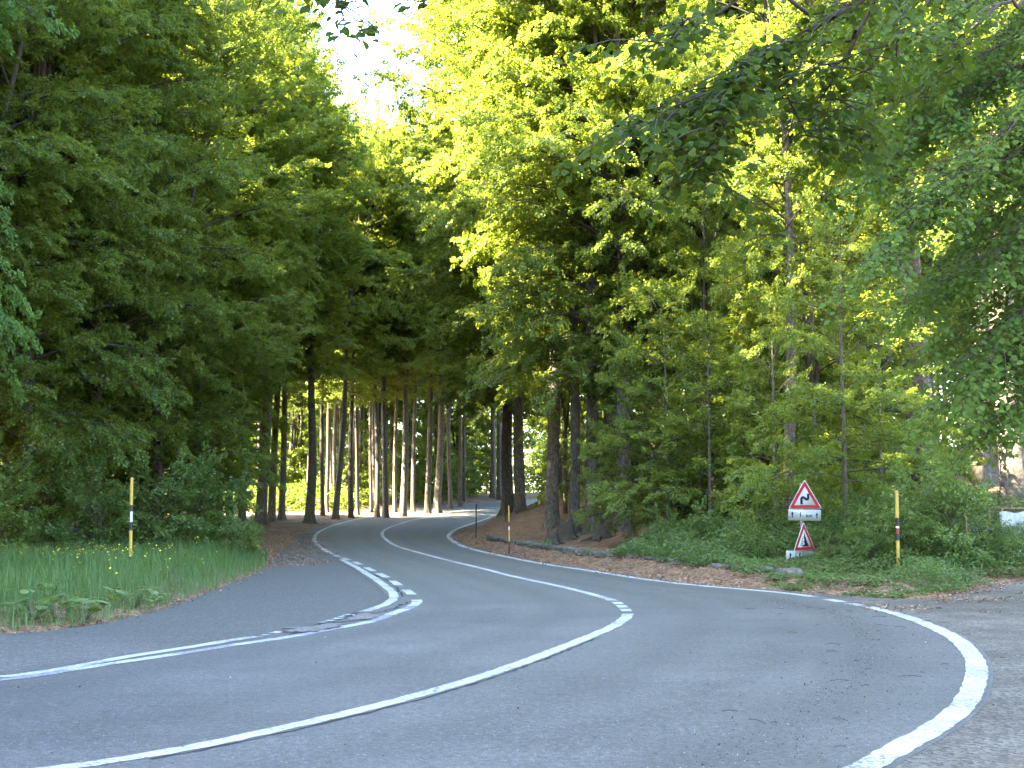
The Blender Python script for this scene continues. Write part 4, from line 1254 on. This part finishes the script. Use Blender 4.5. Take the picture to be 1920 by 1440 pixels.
# grit and chippings on the outside of the bend
def stones(P, size, r):
    n = len(P)
    base = np.array([[0, 0, 1], [1, 0, 0], [0, 1, 0], [-1, 0, 0], [0, -1, 0], [0, 0, -.6]], float)
    V = P[:, None] + base[None] * size[:, None, None] * r.uniform(0.5, 1.2, (n, 6, 3))
    T = np.array([[0, 1, 2], [0, 2, 3], [0, 3, 4], [0, 4, 1], [5, 2, 1], [5, 3, 2], [5, 4, 3], [5, 1, 4]])
    return V.reshape(-1, 3), (np.arange(n)[:, None, None] * 6 + T[None]).reshape(-1, 3)
r = np.random.RandomState(61)
core = smooth_path(gpx([(1250, 1470), (1380, 1415), (1500, 1340), (1600, 1260), (1640, 1210), (1600, 1165), (1520, 1140), (1440, 1125)]), 0.05, 3)
i = r.randint(0, len(core), 2600)
nn = normals2(core)[i]
P2 = core[i] + nn * (np.where(r.rand(2600) < 0.5, r.randn(2600) * 0.12, r.randn(2600) * 0.55 + 0.35))[:, None] + r.randn(2600, 2) * 0.05
i = r.randint(0, len(PR), 0)
ex = np.stack([r.uniform(-5, 9, 350), r.uniform(7, 24, 350)], 1)
P2 = np.r_[P2, ex[inside(ex[:, 0], ex[:, 1])]]
sz = r.uniform(0.002, 0.0055, len(P2)) * np.where(r.rand(len(P2)) < 0.05, 2.2, 1)
V, F = stones(np.c_[P2, np.full(len(P2), 0.003)], sz, r)
m, t, b = mat("grit"); g = N(t, "ShaderNodeNewGeometry")
t.links.new(ramp(t, g.outputs["Random Per Island"], [(0, (0.02, 0.02, 0.022)), (0.85, (0.05, 0.045, 0.04)), (0.92, (0.45, 0.45, 0.43)), (1, (0.5, 0.5, 0.48))]), b.inputs["Base Color"])
b.inputs["Roughness"].default_value = 0.9
obj("grit", raw_mesh("grit", V, [F], [m]), label="dark grit and chippings strewn along the outside of the bend", category="gravel", kind="stuff")
# fallen twigs
mb = MB()
for k in range(70):
    if k < 40: p = np.array([R_(3, 9), R_(12, 24)])
    else: p = core[rnd.randrange(len(core))] + np.array([R_(-1, 1), R_(-.5, .5)])
    if not inside([p[0]], [p[1]])[0]: continue
    a_ = R_(0, 3.14); L = R_(0.04, 0.22)
    d = np.array([math.cos(a_), math.sin(a_)])
    mb.tube([(*p, 0.006), (*(p + d * L * .5 + np.array([R_(-.01, .01), 0.01])), 0.012), (*(p + d * L), 0.005)], 0.0025, 4)
mb.obj("fallen_twigs", [M_TWIG], label="small dry twigs scattered on the outer paving", category="twigs", kind="stuff")

# ------------------------------------------------------------------ low stone kerb wall
wp = smooth_path(gpx([(925, 1017), (993, 1031), (1063, 1043), (1162, 1057), (1250, 1066), (1337, 1077), (1419, 1086), (1505, 1093)]), 0.1, 3)
mb = MB()
r = np.random.RandomState(71)
s = 0.0
d = np.r_[0, np.cumsum(np.linalg.norm(np.diff(wp, axis=0), axis=1))]
nw = normals2(wp)
def blob(c_, dims, yaw, r):
    bmv = bmesh.new(); bmesh.ops.create_cube(bmv, size=1.0)
    bmesh.ops.subdivide_edges(bmv, edges=bmv.edges[:], cuts=2, use_grid_fill=True)
    vs = np.array([v.co[:] for v in bmv.verts]); fs = [[v.index for v in f.verts] for f in bmv.faces]
    bmv.free()
    ln_ = np.linalg.norm(vs, axis=1)[:, None]
    vs = vs * 0.72 + vs / ln_ * 0.16
    vs = vs * (1 + r.randn(len(vs), 3) * 0.11) * np.array(dims)
    cy, sy = math.cos(yaw), math.sin(yaw)
    vs = np.c_[vs[:, 0] * cy - vs[:, 1] * sy, vs[:, 0] * sy + vs[:, 1] * cy, vs[:, 2]]
    return vs + np.array(c_), fs
for row in range(2):
    s = r.uniform(0, .2)
    while s < d[-1] - 0.3:
        L = r.uniform(0.22, 0.6)
        x, y = np.interp(s + L / 2, d, wp[:, 0]), np.interp(s + L / 2, d, wp[:, 1])
        j = int(np.searchsorted(d, s + L / 2)); j = min(j, len(wp) - 2)
        tv = wp[j + 1] - wp[j]; yaw = math.atan2(tv[1], tv[0])
        hh = r.uniform(0.10, 0.17)
        if row == 0 or r.rand() > 0.12:
            off = nw[j] * (0.06 + 0.05 * row + r.randn() * 0.02)
            v, f = blob((x + off[0], y + off[1], zr(y) + 0.05 + row * 0.13 + r.uniform(-.01, .015)), (L * 1.1, r.uniform(0.26, 0.36), hh * 1.25), yaw + r.randn() * .06, r)
            mb.add(v, f)
        s += L * r.uniform(0.95, 1.05)
mb.obj("stone_wall", [M_STONE], smooth=False, label="low rough stone kerb wall holding the leafy bank on the right", category="wall")

# ------------------------------------------------------------------ stumps at the root cluster
for px_, Y, s, lab in [(1062, 49.5, 1.0, "black rotten stump at the foot of the slim hollow trunk"), (1128, 47.5, .8, "dark mossy stump before the thin dark trunk"), (1036, 47, .7, "low broken stump left on the leafy bank")]:
    X = (px_ - 960) / F0 * Y
    o_ = thing("tree_stump", lab, "stump", (X, Y, h1(X, Y) - .05), R_(0, 6), "rotten stumps on the bank")
    r = np.random.RandomState(px_)
    zs = [0, .12, .3, .5, .62]; sd = 14
    th = np.arange(sd) / sd * 6.2832
    V = []
    for z in zs:
        rr = s * 0.42 * (1 - .45 * z / .62) * (1 + .25 * np.sin(th * 3 + 1) * math.exp(-z * 3) + r.randn(sd) * .05)
        zz = z * s * 1.1 + (r.uniform(-.16, .12, sd) * s if z > .5 else 0)
        V.append(np.stack([rr * np.cos(th), rr * np.sin(th), zz + 0 * th], 1))
    V.append(np.array([[0, 0, .3 * s]]))
    V = np.concatenate(V)
    F4 = [[i * sd + j, i * sd + (j + 1) % sd, (i + 1) * sd + (j + 1) % sd, (i + 1) * sd + j] for i in range(4) for j in range(sd)]
    mb = MB(); mb.add(V, F4 + [[4 * sd + j, 4 * sd + (j + 1) % sd, 5 * sd] for j in range(sd)])
    mb.obj("wood_shell", [M_STUMP], o_)
    rb_ = MB()
    for k in range(4):
        a_ = k * 1.6 + r.uniform(-.3, .3)
        rb_.tube([(.3 * s * math.cos(a_), .3 * s * math.sin(a_), .16 * s), (.6 * s * math.cos(a_), .6 * s * math.sin(a_), .06), (.95 * s * math.cos(a_ + .2), .95 * s * math.sin(a_ + .2), -.03)], [.10 * s, .06 * s, .02], 7)
    rb_.obj("roots", [M_STUMP], o_)

# ------------------------------------------------------------------ snow poles and markers
def pole(px_, Y, base_z, bands, rad, label, lean=0.0, group="striped snow poles", name="snow_pole", reflector=None):
    X = (px_ - 960) / F0 * Y
    o_ = thing(name, label, "pole", (X, Y, base_z), 0, group)
    o_.rotation_euler = (0, lean, 0)
    z = 0
    for i, (ln_, m_) in enumerate(bands):
        mb = MB()
        top = z + ln_
        mb.tube([(0, 0, z), (0, 0, top)], rad, 16)
        if i == len(bands) - 1:
            mb.tube([(0, 0, top), (0, 0, top + .012)], [rad, rad * .7], 16)
        q = mb.obj("painted_band", [m_], o_, smooth=False)
        z = top
    if reflector:
        mb = MB(); z0_, z1_, a0, a1, m_ = reflector
        th = np.linspace(a0, a1, 6); R1 = rad + 0.003
        V = [(R1 * math.cos(a), R1 * math.sin(a), zz) for zz in (z0_, z1_) for a in th]
        mb.add(V, [[i, i + 1, i + 7, i + 6] for i in range(5)])
        mb.obj("reflector", [m_], o_)
    return o_
sc_ = 1 / 93.5
pole(1679, F0 / 93.5, -0.12, [(.20, M_DARKROD), (.08, M_RED), (.10, M_BLK), (.52, M_YEL), (.125, M_BLK), (.115, M_RED), (.04, M_WHT), (.165, M_BLK), (.53, M_YEL)], .034,
     "yellow and black snow pole with a red band among the right bushes")
pole(249.5, F0 / 87.5, 0.02, [(.36, M_BLK), (.56, M_YEL), (.54, M_BLK), (.57, M_YEL)], .034, "yellow and black snow pole with a white reflector on the grass verge", lean=-0.005,
     reflector=(1.10, 1.32, -1.9, -0.4, M_WHT))
zz = h1((955 - 960) / F0 * 42, 42)
pole(955, 42, 0.02, [(.22, M_DARKROD), (.10, M_RED), (.06, M_BLK), (.34, M_YEL), (.10, M_WHT), (.14, M_RED), (.46, M_YEL)], .022, "thin yellow snow pole with a faded red band beside the kerb", lean=-.01)
pole(893, 62, 0.0, [(.5, M_DARKROD), (.35, M_BLK), (.35, M_DARKROD), (.3, M_BLK)], .028, "thin dark marker pole at the inside of the far bend", group=None, name="marker_pole")
pole(948, 66, 0.7, [(.5, M_DARKROD), (.55, M_BLK)], .028, "dark marker pole in front of the tree where the road vanishes", group=None, name="marker_pole")
X_ = (459 - 960) / F0 * 50
pole(459.5, 50, h1(X_, 50) - .05, [(.5, M_DARKROD), (.5, M_BLK), (.35, M_DARKROD)], .024, "thin dark marker rod standing in the brown litter on the left", group=None, name="marker_pole", lean=-.02)
X_ = (430 - 960) / F0 * 54
pole(430, 54, h1(X_, 54) - .05, [(.25, M_DARKROD), (.3, M_BLK)], .035, "short dark post between the verge tip and the litter", group=None, name="marker_post")
# rusty stake
Y_ = 31.2; X_ = (1810 - 960) / F0 * Y_
o_ = thing("stake", "leaning rusty brown stake right of the tall bush", "stake", (X_, Y_, h1(X_, Y_) - .1), 0)
o_.rotation_euler = (0, -0.035, 0)
hz = 1.5 + (945 - 949) / F0 * Y_ - (h1(X_, Y_) - .1)
mb = MB(); mb.tube([(0, 0, 0), (0.004, 0, hz * .4), (-.003, 0, hz * .7), (0, 0, hz)], [.026, .025, .024, .024], 10); mb.obj("shaft", [M_RUST], o_)

# ------------------------------------------------------------------ the warning signs
SY = 31.3
SX = (1500 - 960) / F0 * SY
k_ = SY / F0                                   # metres per photo pixel there
zy = lambda py: 1.5 + (945 - py) * k_
z0 = h1(SX, SY)
sign = thing("warning_sign", "post with two red triangular warning signs and white distance plates above the bushes", "road sign", (SX, SY, z0 - .05))
def zl(py): return zy(py) - (z0 - .05)
mb = MB(); mb.tube([(0, 0, 0), (0, 0, zl(906))], .027, 14); mb.obj("post", [M_GALV], sign)

def rounded(pts, rad, n=5):
    out = []
    k = len(pts)
    for i in range(k):
        p, a_, b2_ = np.array(pts[i]), np.array(pts[i - 1]), np.array(pts[(i + 1) % k])
        u = (a_ - p) / np.linalg.norm(a_ - p); v = (b2_ - p) / np.linalg.norm(b2_ - p)
        for q in np.linspace(0, 1, n):
            s_ = p + u * rad * (1 - q) ** 2 + v * rad * q ** 2
            out.append(tuple(s_))
    return out
def tri(side, inset=0):
    h_ = side * math.sqrt(3) / 2
    c_ = h_ / 3
    f_ = (c_ - inset) / c_
    return [(-side / 2 * f_, -c_ * f_), (side / 2 * f_, -c_ * f_), (0, 2 * c_ * f_)]
def thick_line(pts, wd, y, mb, m_=0):
    P = np.array(pts, float)
    T = np.gradient(P, axis=0); T /= np.linalg.norm(T, axis=1)[:, None]
    Nn = np.stack([-T[:, 1], T[:, 0]], 1) * wd / 2
    A, B = P + Nn, P - Nn
    V = [(x, y, z) for x, z in A] + [(x, y, z) for x, z in B]
    k = len(P)
    mb.add(V, [[i, i + 1, i + 1 + k, i + k] for i in range(k - 1)], m_)
def panel(cx, cz, side, yaw, roll, symbol, name):
    p_ = bpy.data.objects.new(name, None)
    mb = MB(); mb.poly_plate(rounded(tri(side), side * .07), -0.006, 0.0)
    q = mb.obj("sign_panel", [M_WHTS], sign, loc=(cx, -0.045, cz))
    bpy.data.objects.remove(p_)
    q.rotation_euler = (0, roll, yaw)
    bd = MB()
    o1, i1 = rounded(tri(side, side * .018), side * .06), rounded(tri(side, side * .105), side * .012)
    n_ = len(o1)
    bd.add([(x, -0.009, z) for x, z in o1] + [(x, -0.009, z) for x, z in i1], [[i, (i + 1) % n_, (i + 1) % n_ + n_, i + n_] for i in range(n_)])
    bd.obj("red_border", [M_REDS], q)
    sy = MB(); symbol(sy, side); sy.obj("black_symbol", [M_BLKS], q)
    bk = MB(); bk.box((0, .012, 0), (side * .5, .016, .04)); bk.obj("bracket", [M_GALV], q)
    return q
def bend(mb, s):
    P = [(-.143, -.128), (-.143, .02), (-.138, .055), (-.12, .078), (-.095, .082), (-.07, .07), (.0, .022), (.028, .018), (.05, .035), (.058, .062), (.058, .19)]
    f_ = lambda p: ((p[0] + .04) * s, (p[1] - .035) * s)
    thick_line([f_(p) for p in P], .072 * s, -0.0095, mb)
def rocks(mb, s):
    P = [(.01, .27), (.035, .20), (.06, .13), (.10, .03), (.17, -.11), (.20, -.165), (-.12, -.165), (-.08, -.125), (-.01, -.12), (.02, -.07), (-.02, -.03), (.01, .03), (-.02, .09), (.005, .16)]
    mb.add([(x * s, -.0095, z * s) for x, z in P], [list(range(len(P)))])
    for x, z, q in [(-.07, .07, .02), (-.10, .0, .024), (-.055, .13, .014), (-.13, -.06, .02), (-.09, -.085, .02), (-.15, -.12, .022), (-.05, -.02, .014)]:
        mb.add([((x + q * math.cos(a) * (1 + .3 * math.sin(3 * a))) * s, -.0095, (z + q * math.sin(a)) * s) for a in np.arange(7) / 7 * 6.283], [list(range(7))])
side1 = 63 * k_
panel((1506.5 - 1500) * k_, zl(935.5), side1, 0.0, 0.0, bend, "double_bend_panel")
side2 = 61 * k_
panel((1503.5 - 1500) * k_, zl(1013.5), side2, math.radians(38), math.radians(-1.5), rocks, "falling_rocks_panel")

def text_mesh(txt, size):
    cu = bpy.data.curves.new("t", 'FONT'); cu.body = txt; cu.size = size; cu.align_x = 'CENTER'; cu.align_y = 'CENTER'; cu.offset = size * 0.02
    o = bpy.data.objects.new("t", cu); C.objects.link(o)
    bpy.context.view_layer.update()
    dg = bpy.context.evaluated_depsgraph_get()
    me = bpy.data.meshes.new_from_object(o.evaluated_get(dg))
    V = np.array([v.co[:] for v in me.vertices]); F = [list(p.vertices) for p in me.polygons]
    bpy.data.objects.remove(o); bpy.data.curves.remove(cu); bpy.data.meshes.remove(me)
    return V, F
def plate(cx, cz, w_, h_, yaw, items, nm):
    mb = MB(); mb.poly_plate(rounded([(-w_ / 2, -h_ / 2), (w_ / 2, -h_ / 2), (w_ / 2, h_ / 2), (-w_ / 2, h_ / 2)], h_ * .08), -0.006, 0)
    q = mb.obj("distance_plate", [M_WHTS], sign, loc=(cx, -0.04, cz)); q.rotation_euler = (0, math.radians(1.0), yaw)
    tx = MB()
    for kind, x, z, s in items:
        if kind == "arrow":
            P = [(-.035, -.5), (.035, -.5), (.035, .1), (.2, .0), (0, .5), (-.2, .0), (-.035, .1)]
            P = [(-.08, -.5), (.08, -.5), (.08, .08), (.24, .02), (0, .5), (-.24, .02), (-.08, .08)]
            tx.add([(x + a * s, -.0095, z + b2_ * s) for a, b2_ in P], [[0, 1, 2, 6], [2, 3, 4], [4, 5, 6], [2, 4, 6]])
        else:
            V, F_ = text_mesh(kind, s)
            tx.add(np.c_[V[:, 0] + x, np.full(len(V), -.0095), V[:, 1] + z], F_)
    tx.obj("lettering", [M_BLKS], q)
W1, H1 = 61 * k_, 20.5 * k_
plate((1505.5 - 1500) * k_, zl(965.5), W1, H1, 0.0, [("arrow", -.375 * W1, .03 * H1, .55 * H1), ("1", -.13 * W1, .0, .62 * H1), ("km", .14 * W1, -.06 * H1, .46 * H1), ("arrow", .375 * W1, -.02 * H1, .55 * H1)], "a")
W2, H2 = 61 * k_, 21 * k_
plate((1494 - 1500) * k_, zl(1042), W2, H2, math.radians(28), [("arrow", -.34 * W2, .05 * H2, .6 * H2), ("1,5", -.05 * W2, .0, .66 * H2), ("km", .24 * W2, -.06 * H2, .46 * H2)], "b")

# ------------------------------------------------------------------ sheeted cage and pipe at the right edge
Y_ = 33.5
kk = Y_ / F0
X0 = (1876 - 960) * kk; X1 = X0 + 1.15
zt_ = 1.5 + (945 - 952) * kk
zb_ = h1(X0 + .4, Y_) - .05
cage = thing("wire_cage", "rusty mesh cage half wrapped in a grey plastic sheet at the right edge", "cage", (X0, Y_, zb_))
Hh = zt_ - zb_
mb = MB()
for x in (0, 1.15):
    for y in (0, .9): mb.box((x, y, Hh / 2), (.03, .03, Hh))
for z in (Hh - .015, Hh - .50, .05):
    for y in (0, .9): mb.box((.575, y, z), (1.12, .028 if z > 1 else .02, .028))
    for x in (0, 1.15): mb.box((x, .45, z), (.024, .87, .024))
mb.obj("frame", [M_RUST], cage)
mb = MB()
for i in range(1, 30):
    x = i * 1.15 / 30
    for y in (0.004, .896): mb.box((x, y, Hh / 2 + .0), (.005, .005, Hh - .06))
for j in range(1, 24):
    z = Hh - .02 - j * .045
    if z < .08: break
    for y in (-.004, .904): mb.box((.575, y, z), (1.11, .005, .005))
    for x in (0.003, 1.147): mb.box((x, .45, z), (.005, .86, .005))
mb.obj("wire_mesh", [M_DARKROD], cage)
# sheet: draped folds in front
nu, nv = 90, 36
V = []
for j in range(nv):
    v = j / (nv - 1)
    for i in range(nu):
        u = i / (nu - 1)
        x = -.09 + u * 1.35
        z = Hh - .10 - v * (Hh - .10) * (0.97 - 0.12 * math.sin(u * 3))
        fold = .028 * math.sin(u * 46 + 3 * math.sin(v * 3 + u * 4)) * (0.3 + v) + .05 * math.sin(u * 11 - v * 6) * v + .05 * math.sin((u * .9 + v) * 9) * v
        V.append((x - .02 * v, -.05 - .06 * v + fold - .09 * math.sin(v * 3.1) * (1 - abs(u - .5)), z + .02 * math.sin(u * 17)))
idx = np.arange(nu * nv).reshape(nv, nu)
F = np.stack([idx[:-1, :-1], idx[1:, :-1], idx[1:, 1:], idx[:-1, 1:]], -1).reshape(-1, 4)
obj("plastic_sheet", raw_mesh("sheet", np.array(V), [F], [M_SHEET], smooth=True), cage)
Xp = (1838 - 960) / F0 * 33
pipe = thing("pipe", "short black corrugated pipe lying in the grass beside the cage", "pipe", (Xp, 33, h1(Xp, 33) + .35), .15)
mb = MB()
n_ = 60
mb.tube([(-.42 + i * .84 / (n_ - 1), .02 * math.sin(i * .1), -.02 * math.cos(i * .08)) for i in range(n_)], [.085 + .008 * (i % 4 > 1) for i in range(n_)], 16)
mb.obj("tube", [M_TYRE], pipe, smooth=True)

# ------------------------------------------------------------------ say which one, by place, within the smaller look-alike groups
ORD = "leftmost second third fourth fifth sixth seventh eighth ninth tenth eleventh twelfth thirteenth fourteenth fifteenth sixteenth seventeenth eighteenth nineteenth twentieth twenty-first twenty-second twenty-third twenty-fourth twenty-fifth".split()
for grp, txt in (("slim trunks behind the far row", "slim trunk behind the far row"), ("leafy beeches at the left of the sky notch", "dark leafy beech closing the left side of the sky notch"),
                 ("beeches shading the road where it vanishes", "beech shading the road where it vanishes"), ("low leafy beeches behind the left verge", "low leafy beech behind the left verge"), ("small leafy beeches under the right slope trees", "small leafy beech under the right slope trees"), ("low leafy beeches behind the far row of trunks", "low glowing beech behind the far row of trunks")):
    M_ = sorted([o for o in C.objects if o.get("group") == grp], key=lambda o: o.location.x / o.location.y)
    if len(M_) > 25: continue
    for i, o in enumerate(M_):
        o["label"] = ("leftmost " + txt) if i == 0 else ("%s %s, counted from the left" % (ORD[i], txt))
